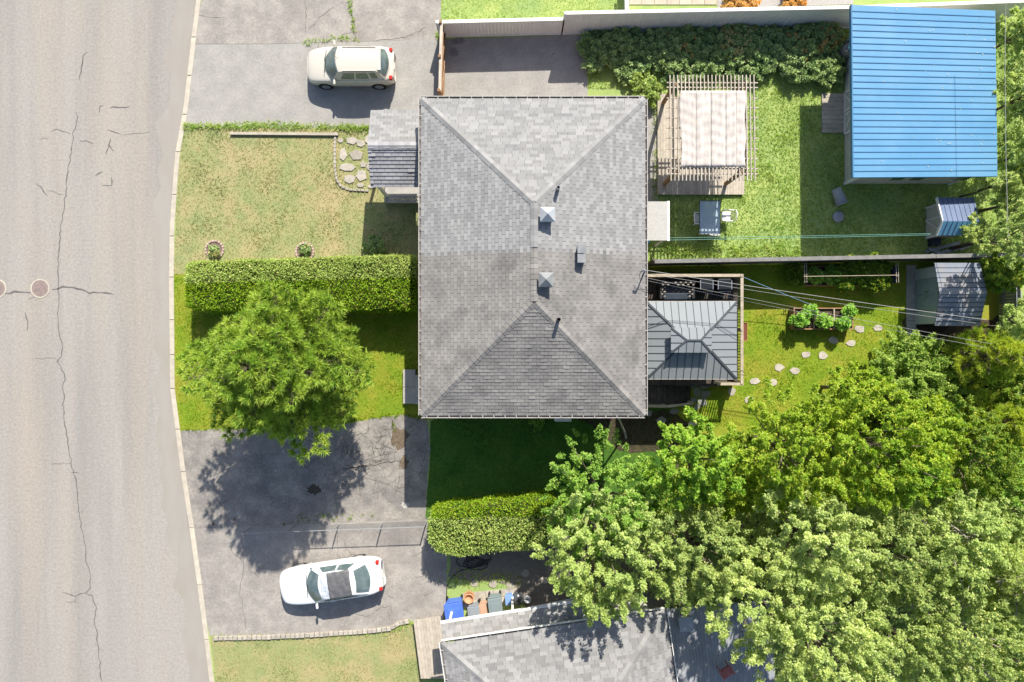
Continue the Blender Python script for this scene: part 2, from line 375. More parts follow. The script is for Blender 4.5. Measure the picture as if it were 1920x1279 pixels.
# drives
dold = struct('old_driveway', MB().sheet(pxpoly([(398,-120),(830,-120),(826,40),(823,74),(680,77.5),(500,82.5),(364,82.5)]), .004), m_aspho)
dnew = struct('front_driveway', MB().sheet(pxpoly([(363,83),(500,83),(680,78),(823,74),(1099,64),(1102,165),(1099,290),(840,290),(830,240),(640,240)] + [(x, 238) for x in (560,480,420)] + [(346,238)]), .004), m_asphn)
for i, p in enumerate([[(572,0),(574,30),(572,60)],[(655,0),(660,30),(662,60),(670,75)],[(660,62),(640,66)],[(580,55),(605,28),(625,14)],[(360,30),(420,34)],[(700,78),(760,70),(800,52)]]):
    part('crack', strip(p, .018, .008, 1.5, 40+i), m_hair, dold)
def blotch(c, rx, ry, n=22, seed=0, rough=.3):
    r = random.Random(seed); return [(c[0] + rx*math.cos(2*PI*k/n)*r.uniform(1-rough, 1+rough), c[1] + ry*math.sin(2*PI*k/n)*r.uniform(1-rough, 1+rough)) for k in range(n)]
m_oil = M('oil_stain', (.19,.18,.18), (.25,.24,.235), scale=6)
part('stain', MB().sheet(pxpoly(blotch((858,77), 13, 6, seed=2)), .009), m_oil, dnew)
part('stain', MB().sheet(pxpoly(blotch((852,99), 9, 8, seed=3)), .009), m_oil, dnew)
part('stain', MB().sheet(pxpoly(blotch((1037,102), 2, 2, seed=4)), .009), m_oil, dnew)
DRV = [(339,809)] + ragged([(345,808),(470,803),(640,795)], 12, 2.2, 4, False) + ragged([(640,795),(735,780),(760,778),(800,786),(806,812),(805,870),(797,955)], 10, 2.5, 5, False) + [(797,974),(352,992)]
drv = struct('cracked_driveway', MB().sheet(pxpoly(DRV), .004), m_asph)
rr = random.Random(11)
def crackle(x0, y0, x1, y1, n, parent, w=.022, seed=0):
    r = random.Random(seed)
    for _ in range(n):
        x, y = r.uniform(x0, x1), r.uniform(y0, y1); a = r.choice((0, PI/2)) + r.gauss(0, .35); p = [(x, y)]
        for _ in range(r.randint(3, 6)):
            a += r.gauss(0, .45); s = r.uniform(4, 10); x += math.cos(a)*s; y += math.sin(a)*s
            if not (x0-4 < x < x1+4 and y0-4 < y < y1+4): break
            p.append((x, y))
        if len(p) > 1: part('crack', strip(p, w*r.uniform(.7, 1.3), .0082+r.random()*.002, 1.2, r.random()), m_hair, parent)
crackle(640, 800, 800, 880, 60, drv, .014, 1); crackle(560, 830, 720, 930, 60, drv, .014, 2); crackle(700, 880, 795, 940, 22, drv, .014, 3); crackle(380, 830, 560, 960, 16, drv, .012, 4); crackle(640,790,800,860, 20, drv, .02, 6)
part('crack', strip([(640,878),(690,874),(735,866),(768,862)], .045, .0112, 2, 5), m_hair, drv)
part('crack', strip([(735,785),(737,800),(745,818),(750,835)], .06, .0114, 2, 6), m_hair, drv)
part('mud_patch', MB().sheet(pxpoly(blotch((748,822), 17, 20, seed=8)), .0125), m_mud, drv)
part('mud_patch', MB().sheet(pxpoly(blotch((757,868), 9, 12, seed=9, rough=.45)), .0125), m_mud, drv)
part('pothole', MB().sheet(pxpoly(blotch((589,918), 13, 9, seed=10)), .0125), m_hair, drv)
part('patch', MB().sheet(pxpoly(blotch((760,947), 8, 6, seed=12)), .0125), m_conc, drv)
for i, (x, y) in enumerate([(400,982),(440,974),(533,1003-20)]): part('stain', MB().sheet(pxpoly(blotch((x,y), 3, 3, seed=30+i)), .0126), m_mud, drv)
DR2 = [(352,988),(560,980),(797,969),(838,1000),(838,1060),(838,1157),(770,1166),(735,1176),(640,1186),(500,1193),(393,1192)]
dr2 = struct('side_driveway', MB().sheet(pxpoly(DR2), .003), m_aspho)
crackle(400, 1010, 800, 1080, 16, dr2, .012, 21); crackle(600, 1080, 830, 1160, 14, dr2, .012, 22)
for i, p in enumerate([[(452,1000),(458,1060),(450,1110),(462,1180)],[(560,1040),(556,1060)],[(632,995),(634,1045)]]): part('crack', strip(p, .016, .0085, 1.5, 60+i), m_hair, dr2)
# lawns (soil sheets)
P_FN = [(345,239),(640,241),(850,241),(850,505),(326,514),(330,400),(336,310)]
P_FL = [(326,514.5),(850,505.5),(850,780),(806,787),(800,785)] + ragged([(760,777),(735,779),(640,794),(470,802),(350,806)], 14, 2, 6, False) + [(338,807),(334,775),(326,729)]
P_SD = [(807,790),(806,870),(798,955),(798,974),(1260,955),(1260,765),(860,765)]
P_BK = [(1212,498),(1900,484),(1910,925),(1262,955),(1262,760),(1212,760)]
P_BN = [(1100,165),(1103,60),(1600,52),(1910,60),(1900,483),(1212,497),(1212,380),(1237,380),(1237,170)]
P_BL = [(394,1194),(500,1195),(640,1188),(735,1178),(772,1167),(790,1200),(792,1400),(420,1400)]
P_TP = [(826,-60),(1172,-60),(1172,22),(1053,62),(826,66)]
struct('neighbour_lawn', MB().sheet(pxpoly(P_FN), .002), m_lawnp)
struct('front_lawn', MB().sheet(pxpoly(P_FL), .0025), m_lawn)
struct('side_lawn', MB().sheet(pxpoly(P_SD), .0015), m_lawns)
struct('back_lawn', MB().sheet(pxpoly(P_BK), .0025), m_lawn)
struct('neighbour_back_lawn', MB().sheet(pxpoly(P_BN), .001), m_lawnn)
struct('lower_lawn', MB().sheet(pxpoly(P_BL), .002), m_lawnp)
struct('garden_soil', MB().sheet(pxpoly([(1690,605),(1700,590),(1860,600),(1905,560),(1905,700),(1760,690)]), .006), m_soil)
struct('house_side_soil', MB().sheet(pxpoly(ragged([(1060,770),(1262,770),(1300,800),(1262,850),(1160,845),(1110,800)], 20, 5, 4)), .0062), m_soil)
struct('shaded_soil', MB().sheet(pxpoly(ragged([(842,1015),(1100,1000),(1300,1060),(1300,1170),(1000,1150),(960,1100),(842,1080)], 20, 5, 9)), .0064), M('pale_soil', (.21,.185,.16), (.17,.15,.13), scale=5))
struct('gravel_yard', MB().sheet(pxpoly([(1345,-60),(1600,-60),(1600,8),(1345,17)]), .006), M('pale_gravel', (.42,.40,.38), (.30,.29,.28), scale=18, fine=.4))

def grass(name, label, poly, dens, mat, h=.055, seed=1, wd=.024, hole=None):
    g = np.random.default_rng(seed); P = sample(pxpoly(poly), dens, g)
    for hp in (hole or []): P = P[~inside(P, pxpoly(hp))]
    n = len(P); k = 3
    C = np.repeat(np.column_stack([P, np.zeros(n)]), k, 0) + np.column_stack([g.normal(0, .02, (n*k, 2)), np.zeros(n*k)])
    cl = .65 + .7*(.5+.5*np.sin(C[:,0]*2.1+1.3*np.sin(C[:,1]*1.7)))*(.5+.5*np.sin(C[:,1]*2.7+np.sin(C[:,0]*3.1)))
    D = np.column_stack([g.normal(0, .75, (n*k, 2)), np.ones(n*k)])
    V, F = needles(C, D, h*cl*g.uniform(.6, 1.3, n*k), np.full(n*k, wd)*g.uniform(.7, 1.3, n*k), g)
    o = link(name, npmesh(name, V, F, mat)); return tag(o, label, 'grass', kind='stuff')
grass('grass', 'dry patchy grass of the pale front lawn', P_FN, 230, g_pale, seed=1)
grass('grass', 'yellow green grass of the front lawn around the pine', P_FL, 260, g_lot, seed=2)
grass('grass', 'grass beside the house with the shade put into its deep green', P_SD, 260, g_side, seed=3)
grass('grass', 'sunny yellow green grass of the back lawn with stepping stones', [(1300,498),(1705,490),(1705,700),(1500,800),(1262,800),(1212,720),(1212,498)], 260, g_lot, seed=4)
grass('grass', 'long pale green grass around the pergola', P_BN, 240, g_back, h=.11, wd=.03, seed=5, hole=[[(1232,175),(1396,175),(1396,366),(1232,366)]])
grass('grass', 'pale dry grass of the lawn below the white car', P_BL, 240, g_pale, seed=6)
grass('grass', 'mown grass strip beyond the white fence', P_TP, 220, g_back, seed=7)
def weeds(name, label, pts, n, mat, seed, spread=4, h=.2, wd=.03):
    g = np.random.default_rng(seed); Cs = []
    for a, b in zip(pts, pts[1:]):
        t = g.uniform(0, 1, n); q = np.array(a) + (np.array(b)-np.array(a))*t[:,None] + g.normal(0, spread, (n, 2))
        Cs.append(q)
    q = np.concatenate(Cs); C = np.array([W(*p) for p in q]); C = np.repeat(C, 6, 0)
    D = np.column_stack([g.normal(0, .9, (len(C), 2)), np.ones(len(C))])
    V, F = needles(C, D, g.uniform(.5, 1.2, len(C))*h, np.full(len(C), wd), g)
    return tag(link(name, npmesh(name, V, F, mat)), label, 'weeds', kind='stuff')
weeds('weeds', 'ragged grass fringe along the pale driveway edge', [(346,238),(430,237),(520,234),(640,240),(695,241)], 110, g_back, 21, 3.5, .22)
weeds('weeds', 'weeds sprouting along the seam of the old driveway', [(570,80),(600,77),(640,70),(670,75)], 16, g_back, 22, 3, .16)
weeds('weeds', 'weeds growing in the cracks of the old driveway', [(655,0),(660,30),(664,62)], 22, g_back, 23, 2, .14)
weeds('weeds', 'weeds in the cracks of the driveway below the pine', [(737,785),(740,808)], 14, g_lot, 24, 2, .10)
weeds('weeds', 'weed tufts along the lower edge of the cracked driveway', [(560,972),(600,966),(632,968),(705,970)], 9, g_lot, 25, 4, .15)
weeds('weeds', 'grass creeping over the stone edging below the white car', [(400,1192),(500,1196),(640,1190),(735,1180),(772,1168),(838,1160)], 40, g_back, 26, 3, .14)
weeds('weeds', 'weed tufts at the foot of the wooden gate', [(822,62),(828,74)], 30, g_back, 27, 4, .22)
weeds('weeds', 'grass fringe along the upper edge of the cracked driveway', [(345,807),(470,801),(640,793),(735,778),(800,784)], 60, g_lot, 28, 2.5, .10)
weeds('weeds', 'leafy ground cover under the shaded gravel bed', [(842,1085),(900,1080),(975,1090)], 70, g_back, 29, 8, .16)
weeds('weeds', 'weedy strip of the yard along the board fence', [(1240,470),(1320,475),(1420,470),(1500,478)], 90, g_back, 30, 8, .3, .045)
weeds('weeds', 'weeds on the slab edge beside the deck', [(1226,200),(1230,250),(1228,340),(1228,375)], 18, g_back, 31, 3, .25, .04)

# manhole covers
for (x, y, lb) in ((75,541,'rusty round manhole cover right of the crack junction'), (-6,541,'round manhole cover cut by the left edge')):
    c = W(x, y, -.09); t = thing('manhole_cover', lb, 'manhole cover', c, 'manhole covers in the road')
    part('frame_ring', MB().lathe([(.45,-.02),(.45,.006),(.39,.006),(.39,-.02)], c, 28), m_kerb, t)
    part('lid', MB().lathe([(.385,-.02),(.385,.008)], c, 28), m_iron, t)
    b = MB()
    for i in range(-3, 4):
        for j in range(-3, 4):
            if math.hypot(i, j) < 3.2: b.box(c.x+i*.09-.025, c.x+i*.09+.025, c.y+j*.09-.025, c.y+j*.09+.025, c.z+.008, c.z+.016)
    part('tread_pattern', b, m_iron, t)['kind'] = 'stuff'

# ---------------------------------------------------------------- roofing helpers
def clip(poly, a, b, c):
    out = []
    for i in range(len(poly)):
        p, q = poly[i], poly[(i+1) % len(poly)]; dp = a*p[0]+b*p[1]-c; dq = a*q[0]+b*q[1]-c
        if dp <= 0: out.append(p)
        if (dp < 0 < dq) or (dq < 0 < dp):
            t = dp/(dp-dq); out.append((p[0]+(q[0]-p[0])*t, p[1]+(q[1]-p[1])*t))
    return out
def face_frame(face):
    A, B = Vector(face[0]), Vector(face[1]); u = (B-A).normalized(); n = u.cross(Vector(face[2])-A).normalized()
    if n.z < 0: n = -n
    v = n.cross(u)
    if (Vector(face[2])-A).dot(v) < 0: v = -v
    return A, u, v, n
def shingles(face, tw, ch, mat, parent, nsep=0, seed=0, name='shingle', lift=.012, gap=.012, jit=0.0, split=None, half=True):
    """face: eave A, eave B, then upper corners (convex). Every tab is real geometry; nsep whole tabs become objects."""
    A, u, v, n = face_frame(face); P = [((Vector(p)-A).dot(u), (Vector(p)-A).dot(v)) for p in face]
    r = random.Random(seed); H = max(p[1] for p in P); x0 = min(p[0] for p in P); x1 = max(p[0] for p in P)
    cx = sum(p[0] for p in P)/len(P); cy = sum(p[1] for p in P)/len(P); planes = []
    for i in range(len(P)):
        p, q = P[i], P[(i+1) % len(P)]; a, b = q[1]-p[1], -(q[0]-p[0]); c = a*p[0]+b*p[1]
        if a*cx+b*cy > c: a, b, c = -a, -b, -c
        planes.append((a, b, c))
    joined = {}; whole = []; row = 0; y = 0.0
    while y < H:
        x = x0 - (tw*.5 if (row % 2 and half) else 0) - r.uniform(0, jit)
        while x < x1:
            w = tw * (1 + r.uniform(-jit, jit)); q = [(x+gap/2, y), (x+w-gap/2, y), (x+w-gap/2, y+ch), (x+gap/2, y+ch)]; k = q
            for pl in planes:
                k = clip(k, *pl)
                if len(k) < 3: break
            if len(k) >= 3:
                l = lift * r.uniform(.6, 2.0)
                if len(k) == 4 and abs(k[2][0]-k[0][0]-w+gap) < 1e-6 and abs(k[2][1]-k[0][1]-ch) < 1e-6 and all(abs(k[i][0]-q[i][0])+abs(k[i][1]-q[i][1]) < 1e-6 for i in range(4)):
                    whole.append((x, y, w, l))
                else:
                    m = split(A+u*k[0][0]+v*k[0][1]) if split else mat
                    j = joined.setdefault(m.name, (m, MB()))[1]
                    def pt(p): return A + u*p[0] + v*p[1] + n*(.004 + l*(1-(p[1]-y)/ch))
                    j.add([pt(p) for p in k], [tuple(range(len(k)))])
            x += w
        y += ch; row += 1
    r.shuffle(whole)
    base = {}
    for i, (x, y, w, l) in enumerate(whole):
        o = A + u*x + v*y; m = split(o + u*w*.5 + v*ch*.5) if split else mat
        def loc(a, b, h): return (u*a + v*b + n*h)
        g = gap/2
        vs = [loc(g,0,.001), loc(w-g,0,.001), loc(w-g,ch,.001), loc(g,ch,.001), loc(g,0,.004+l), loc(w-g,0,.004+l), loc(w-g,ch,.004), loc(g,ch,.004)]
        if i < nsep and not jit:
            key = m.name
            if key not in base: base[key] = mesh_of(name, MB().add(vs, [(0,3,2,1),(4,5,6,7),(0,1,5,4),(1,2,6,5),(2,3,7,6),(3,0,4,7)]), m)
            ob = bpy.data.objects.new(name, base[key]); COL.objects.link(ob); ob.parent = parent; ob.location = o - org(parent)
        elif i < nsep:
            part(name, MB().add([o+p for p in vs], [(0,3,2,1),(4,5,6,7),(0,1,5,4),(1,2,6,5),(2,3,7,6),(3,0,4,7)]), m, parent)
        else:
            j = joined.setdefault(m.name, (m, MB()))[1]
            j.add([o+vs[4], o+vs[5], o+vs[6], o+vs[7], o+vs[0], o+vs[1]], [(0,1,2,3),(4,5,1,0)])
    for m, j in joined.values():
        s = part('shingle_field', j, m, parent); s['kind'] = 'stuff'
def caps(p, q, mat, parent, w=.30, step=.21, name='ridge_cap'):
    p, q = Vector(p), Vector(q); d = (q-p); L = d.length; d.normalize(); side = d.cross(Vector((0,0,1))).normalized()
    k = int(L/step); vs0 = None
    b = MB(); dn = Vector((0,0,-w*.16))
    for zz, l in ((0, .024), (1, .010)):
        o = d*step*1.08*zz; b.add([o - side*w/2 + dn + Vector((0,0,l)), o + Vector((0,0,l+.01)), o + side*w/2 + dn + Vector((0,0,l))], [])
    b.f = [(0,1,4,3),(1,2,5,4)]; b.add([Vector(b.v[0])-Vector((0,0,.025)), Vector(b.v[1])-Vector((0,0,.025)), Vector(b.v[2])-Vector((0,0,.025))], []); b.f += [(6,7,1,0),(7,8,2,1)]
    me = mesh_of(name, b, mat)
    for i in range(k):
        ob = bpy.data.objects.new(name, me); COL.objects.link(ob); ob.parent = parent; ob.location = p + d*step*i - org(parent)
def panels(face, w, mat, parent, seam_mat, name='roof_panel', lift=.02, seam=.02, gap=.004):
    A, u, v, n = face_frame(face); P = [((Vector(p)-A).dot(u), (Vector(p)-A).dot(v)) for p in face]
    x0 = min(p[0] for p in P); x1 = max(p[0] for p in P); x = x0
    while x < x1 - .01:
        k = [p for p in P]
        k = clip(k, -1, 0, -(x+gap)); k = clip(k, 1, 0, min(x+w, x1)-gap) if len(k) > 2 else k
        if len(k) > 2:
            b = MB(); m = len(k)
            b.add([A+u*p[0]+v*p[1]+n*lift for p in k] + [A+u*p[0]+v*p[1] for p in k], [tuple(range(m))] + [(i, (i+1)%m, m+(i+1)%m, m+i) for i in range(m)])
            o = part(name, b, mat, parent)
            if x > x0 + .01:
                q = [p for p in k if abs(p[0]-(x+gap)) < .02]
                if len(q) >= 2:
                    lo, hi = min(q, key=lambda t: t[1]), max(q, key=lambda t: t[1])
                    if hi[1]-lo[1] > .05: part('seam', MB().beam(A+u*x+v*lo[1]+n*(lift+.008), A+u*x+v*hi[1]+n*(lift+.008), seam, .03), seam_mat, o)
        x += w

# ---------------------------------------------------------------- semi-detached house
EX0, EX1, EY0, EY1, EZ = -3.69, 5.40, -3.02, 9.85, 4.25
hw = (EX1-EX0)/2; RXm = (EX0+EX1)/2; RZ = EZ + hw*.33
house = thing('house', 'semi-detached house with a large grey shingled hip roof', 'house', (RXm, (EY0+EY1)/2, 0))
wx0, wx1, wy0, wy1 = EX0+.5, EX1-.5, EY0+.5, EY1-.5
wall = part('wall', MB().box(wx0, wx1, wy0, wy1, 0, EZ-.12), m_brick, house)
part('soffit', MB().box(EX0+.02, EX1-.02, EY0+.02, EY1-.02, EZ-.13, EZ-.035), m_white, house)
for (yy, side) in ((-1.2,-1),(1.0,-1),(5.0,-1),(8.0,-1),(-1.5,1),(0.8,1),(6.5,1),(8.5,1)):
    x = wx0-.03 if side < 0 else wx1+.03
    wd_ = part('window', MB().box(x-.03, x+.03, yy-.6, yy+.6, 2.0, 3.2), m_white, house)
    for k in (-.29, .29): part('pane', MB().box(x-.04, x+.04, yy+k-.25, yy+k+.25, 2.07, 3.13), m_glass, wd_)
for xx in (-1.0, 2.5):
    wd_ = part('window', MB().box(xx-.55, xx+.55, wy0-.06, wy0, 2.0, 3.1), m_white, house); part('pane', MB().box(xx-.48, xx+.48, wy0-.07, wy0-.01, 2.07, 3.03), m_glass, wd_)
for (x, yy) in ((wx0-.03, -.05), (wx0-.03, 6.6), (wx1+.03, -2.0)):
    d_ = part('door', MB().box(x-.03, x+.03, yy-.46, yy+.46, .75, 2.85), m_white, house); part('handle', MB().box(x-.07, x+.07, yy+.34, yy+.40, 1.7, 1.78), m_steel, d_)
c00, c10, c11, c01 = (EX0,EY0,EZ), (EX1,EY0,EZ), (EX1,EY1,EZ), (EX0,EY1,EZ)
r0, r1 = (RXm, EY0+hw, RZ), (RXm, EY1-hw, RZ)
roof = part('roof', MB().add([c00,c10,c11,c01,r0,r1,(EX0,EY0,EZ-.035),(EX1,EY0,EZ-.035),(EX1,EY1,EZ-.035),(EX0,EY1,EZ-.035)],
        [(0,1,4),(1,2,5,4),(2,3,5),(3,0,4,5),(0,6,7,1),(1,7,8,2),(2,8,9,3),(3,9,6,0)]), m_roofu, house)
SPL = 3.45
spl = lambda p: m_shA if p.y < SPL else m_shB
shingles([c00,c10,r0], .30, .145, m_shA, roof, nsep=130, seed=1)
shingles([c10,c11,r1,r0], .30, .145, m_shA, roof, nsep=90, seed=2, split=spl)
shingles([c01,c00,r0,r1], .30, .145, m_shA, roof, nsep=80, seed=3, split=spl)
shingles([c11,c01,r1], .34, .145, m_shB, roof, nsep=0, seed=4, jit=.25)
up = Vector((0,0,.02))
for a, m in ((c00, m_shA), (c10, m_shA)): caps(Vector(a)+up, Vector(r0)+up, m, roof)
for a in (c01, c11): caps(Vector(a)+up, Vector(r1)+up, m_shB, roof)
rm = (RXm, SPL, RZ); caps(Vector(r0)+up, Vector(rm)+up, m_shA, roof); caps(Vector(r1)+up, Vector(rm)+up, m_shB, roof)
# gutters
def gutter(a, b, parent, n, w=.11, mat=None, inner=True):
    a, b = Vector(a), Vector(b); d = (b-a).normalized(); s = d.cross(Vector((0,0,1)))
    g = part('gutter', MB().beam(a+s*w*.9, b+s*w*.9, .03, .13).beam(a+s*w*.45-Vector((0,0,.05)), b+s*w*.45-Vector((0,0,.05)), w, .02), mat or m_gutter, parent)
    part('trough_dirt', MB().beam(a+s*w*.45-Vector((0,0,.03)), b+s*w*.45-Vector((0,0,.03)), w*.75, .012), m_guts, g)
    L = (b-a).length
    for i in range(n):
        p = a + d*L*(i+.5)/n; part('bracket', MB().beam(p-s*.03+Vector((0,0,.06)), p+s*w*.95+Vector((0,0,.068)), .03, .015), m_gutter, g)
    return g
gz = EZ-.05
gutter((EX0-.0,EY1,gz), (EX0,EY0,gz), house, 28) ; gutter((EX0,EY0,gz),(EX1,EY0,gz), house, 20); gutter((EX1,EY0,gz),(EX1,EY1,gz), house, 28); gutter((EX1,EY1,gz),(EX0,EY1,gz), house, 20)
# roof vents
m_vent = M('vent_metal', (.20,.21,.22), (.25,.26,.27), scale=5, rough=.5); m_ventp = M('pale_vent_metal', (.33,.36,.40), (.38,.40,.43), scale=5, rough=.5)
def capvent(px, py, m):
    c = W(px, py, 6.1); x, y = c.x, c.y
    v = part('roof_vent', MB().box(x-.19, x+.19, y-.19, y+.19, 5.3, 5.98), m, house)
    part('vent_cap', MB().add([(x-.28,y-.28,5.98),(x+.28,y-.28,5.98),(x+.28,y+.28,5.98),(x-.28,y+.28,5.98),(x,y,6.2)], [(0,1,4),(1,2,4),(2,3,4),(3,0,4),(0,3,2,1)]), m, v)
capvent(1027, 401, m_ventp); capvent(1024, 524, m_vent)
for (px, py, m) in ((1047,351,m_vent), (1048,599,m_black)):
    c = W(px, py, 5.9); part('vent_pipe', MB().lathe([(.075,-.7),(.075,0),(.055,0),(.055,-.3)], c, 14), m, house)
part('pipe_strap', MB().obox(W(1057,602,5.35), .06, .5, 5.26, 5.30), m_vent, house)
for py in (466, 484):
    c = W(1090, py, 5.4); v = part('turtle_vent', MB().box(c.x-.14, c.x+.14, c.y-.16, c.y+.16, 5.05, 5.48), m_ventp, house, bevel=.03)
    part('hood', MB().box(c.x-.16, c.x+.16, c.y-.19, c.y+.15, 5.48, 5.53), m_vent, v)
part('downspout', MB().tube([(W(1160,783,4.1)), W(1161,786,3.6), W(1172,812,.25), W(1174,822,.1)], .045, 8), m_gutter, house)
t = thing('air_conditioner', 'white outdoor unit on the shaded side of the house', 'air conditioner', W(1052,786,0))
part('case', MB().box(1.95, 2.72, -3.68, -3.30, .12, .85), m_white, t, bevel=.03); part('grille', MB().box(2.0,2.5,-3.30,-3.285,.2,.78), m_vent, t)
for x in (2.02, 2.62): part('foot', MB().box(x, x+.06, -3.68, -3.30, 0, .12), m_black, t)

# front porch roof of the neighbour (gable over the door)
pz, prz = 3.0, 3.62
px0, px1 = WX(695, pz), -3.62; py0, py1 = WY(351, pz), WY(207, pz); pm = WY(273, prz)
porch = thing('entrance_porch', 'small gabled shingled porch roof on the left side of the house', 'porch', ((px0+px1)/2, pm, 0))
A, B, C_, D_ = (px0,py0,pz), (px1,py0,pz), (px1,py1,pz), (px0,py1,pz); ra, rb = (px0,pm,prz), (px1,pm,prz)
pr = part('roof', MB().add([A,B,C_,D_,ra,rb], [(0,1,5,4),(2,3,4,5),(3,0,4),(1,2,5),(0,3,2,1)]), m_roofu, porch)
m_shD = M('porch_shingle', (.30,.30,.315), (.27,.27,.285), scale=1.5, rand=.28, fine=.14, finescale=35)
shingles([A,B,rb,ra], .32, .16, m_shD, pr, nsep=60, seed=8, lift=.03); shingles([C_,D_,ra,rb], .3, .15, m_shB, pr, nsep=60, seed=9)
caps(Vector(ra)+up, Vector(rb)+up, m_shD, pr, w=.34, step=.22)
for y in (py0+.18, py1-.18): part('post', MB().box(px0+.15, px0+.27, y-.06, y+.06, .3, pz), m_white, porch)
part('landing', MB().box(px0+.1, wx0, py0-.12, py1-.3, 0, .3), m_conc, porch)
part('railing', MB().box(px0+.55, px1-.02, py0-.06, py0-.01, 1.15, 1.2).box(px0+.55, px1, py0-.06, py0-.01, .38, .43), m_gutter, porch)
for i in range(9): x = px0+.6+i*.17; part('baluster', MB().box(x, x+.03, py0-.05, py0-.02, .43, 1.15), m_white, porch)
# concrete front steps
t = thing('front_steps', 'pale concrete front steps beside the pine lawn', 'steps', W(770,725,0))
part('slab', MB().box(WX(755.5,.2), WX(779,.2), WY(757,.2), WY(726,.2)-.008, 0, .2), m_conc, t, bevel=.015); part('slab', MB().box(WX(755.5,.2), WX(779,.2), WY(726,.2)+.008, WY(693,.2), 0, .2), m_conc, t, bevel=.015)
part('step', MB().box(WX(779,.2)+.01, wx0, WY(757,.2), WY(703,.2), 0, .42), m_conc, t, bevel=.015)

# ---------------------------------------------------------------- stone paths
def zp(pts, s, ox, oy): return [(ox+x/s, oy+y/s) for x, y in pts]
path = bpy.data.objects.new('flagstone_path', None); COL.objects.link(path); path['kind'] = 'structure'
for i, b in enumerate([(285,340,375,410),(420,310,605,435),(590,360,720,480),(715,290,795,410),(308,490,432,705),(478,520,702,702),(310,738,562,865),(640,700,742,812),(742,720,815,850),(565,840,752,1032),(388,910,568,1066),(580,1052,716,1122),(760,1078,900,1140)]):
    r = random.Random(50+i); cx, cy = (b[0]+b[2])/2, (b[1]+b[3])/2; n = r.choice((5,6,7)); o = r.uniform(0, 6)
    pts = [(cx+(b[2]-b[0])*.54*math.cos(o+2*PI*k/n)*r.uniform(.85,1.1), cy+(b[3]-b[1])*.54*math.sin(o+2*PI*k/n)*r.uniform(.85,1.1)) for k in range(n)]
    part('flagstone', MB().prism(pxpoly(zp(pts, 8.527, 600, 220)), -.01, .045), m_stone, path, bevel=.012)
EDG = [(629,252),(628,275),(628,300),(629,322),(632,338),(640,350),(655,356),(675,357),(690,358)]
edge = bpy.data.objects.new('path_edging', None); COL.objects.link(edge); edge['kind'] = 'structure'
def along(pts, step, fn):
    acc = 0
    for a, b in zip(pts, pts[1:]):
        d = math.dist(a, b); ang = math.atan2(-(b[1]-a[1]), b[0]-a[0])
        while acc < d: fn(a[0]+(b[0]-a[0])*acc/d, a[1]+(b[1]-a[1])*acc/d, ang); acc += step
        acc -= d
er = random.Random(4)
along(EDG, 7.5, lambda x, y, a: part('edging_stone', MB().obox(W(x,y), .165, .10, -.02, er.uniform(.05,.08), a+er.gauss(0,.08)), m_stone, edge, bevel=.012))
t = tag(link('edging_beam', mesh_of('edging_beam', MB().beam(W(432,250.5,.06), W(634,252,.06), .12, .12), m_woodp)), 'long pale beam edging the neighbour lawn by the driveway', 'beam')
kst = bpy.data.objects.new('stone_edging', None); COL.objects.link(kst); kst['kind'] = 'structure'
along([(406,1196),(500,1194),(600,1189),(690,1183),(730,1178),(748,1168),(770,1163)], 9.0, lambda x, y, a: part('edging_stone', MB().obox(W(x,y), .205, .19, -.02, er.uniform(.09,.13), a+er.gauss(0,.06)), m_stone, kst, bevel=.02))
patio = bpy.data.objects.new('flagstone_patio', None); COL.objects.link(patio); patio['kind'] = 'structure'
for q in [[(810,370),(905,365),(830,430)],[(910,375),(985,450),(940,555),(850,520),(840,440)],[(920,366),(1105,360),(1100,400),(1000,435)],[(992,446),(1130,450),(1120,520),(1060,560),(968,555)],[(805,560),(900,555),(905,610),(870,640),(805,620)],[(920,580),(1050,562),(1075,670),(990,700),(915,630)],[(905,640),(975,702),(900,770),(842,740)],[(730,700),(825,700),(848,770),(810,830),(730,780)],
          [(480,750),(600,730),(620,790),(540,830),(470,800)],[(245,920),(345,855),(425,910),(390,970),(275,965)],[(110,760),(200,770),(180,850),(110,860)]]:
    part('flagstone', MB().prism(pxpoly(zp(q, 8.527, 1200, 680)), -.01, .03), m_stoneg, patio, bevel=.01)
step = bpy.data.objects.new('stepping_stone_path', None); COL.objects.link(step); step['kind'] = 'structure'
for i, (x, y) in enumerate([(1415,715),(1371,734),(1405,750),(1449,717),(1461,689),(1491,695),(1511,665),(1542,667),(1561,638),(1596,644),(1612,617),(1646,615),(1300,795)]):
    part('stepping_stone', MB().prism(pxpoly(blotch((x, y), 9.0, 7, 8, 70+i, .27)), -.01, .035), m_stone, step, bevel=.01)
for i, (x, y) in enumerate([(890,1093),(925,1095),(957,1098),(1020,1088),(985,1075)]):
    part('stepping_stone', MB().prism(pxpoly(blotch((x, y), 8, 7, 8, 90+i, .2)), -.01, .035), m_stone, step, bevel=.01)
pav = bpy.data.objects.new('paving', None); COL.objects.link(pav); pav['kind'] = 'structure'
for i in range(8):       # slabs beside the shed
    y0 = 497+i*17.5; part('paving_slab', MB().prism(pxpoly([(1699,y0),(1717,y0),(1717,y0+16.8),(1699,y0+16.8)]), -.01, .03), m_conc, pav)
tile = bpy.data.objects.new('tiled_terrace', None); COL.objects.link(tile); tile['kind'] = 'structure'
m_tile = M('sandy_tile', (.46,.40,.32), (.40,.35,.28), scale=3, rand=.15)
for i in range(7):
    for j in range(3):
        x, y = 1180+i*23.5, 9-j*23.5; part('tile', MB().prism(pxpoly([(x,y),(x+22.8,y),(x+22.8,y-22.8),(x,y-22.8)]), -.01, .03), m_tile, tile)
pt2 = bpy.data.objects.new('brick_paving', None); COL.objects.link(pt2); pt2['kind'] = 'structure'
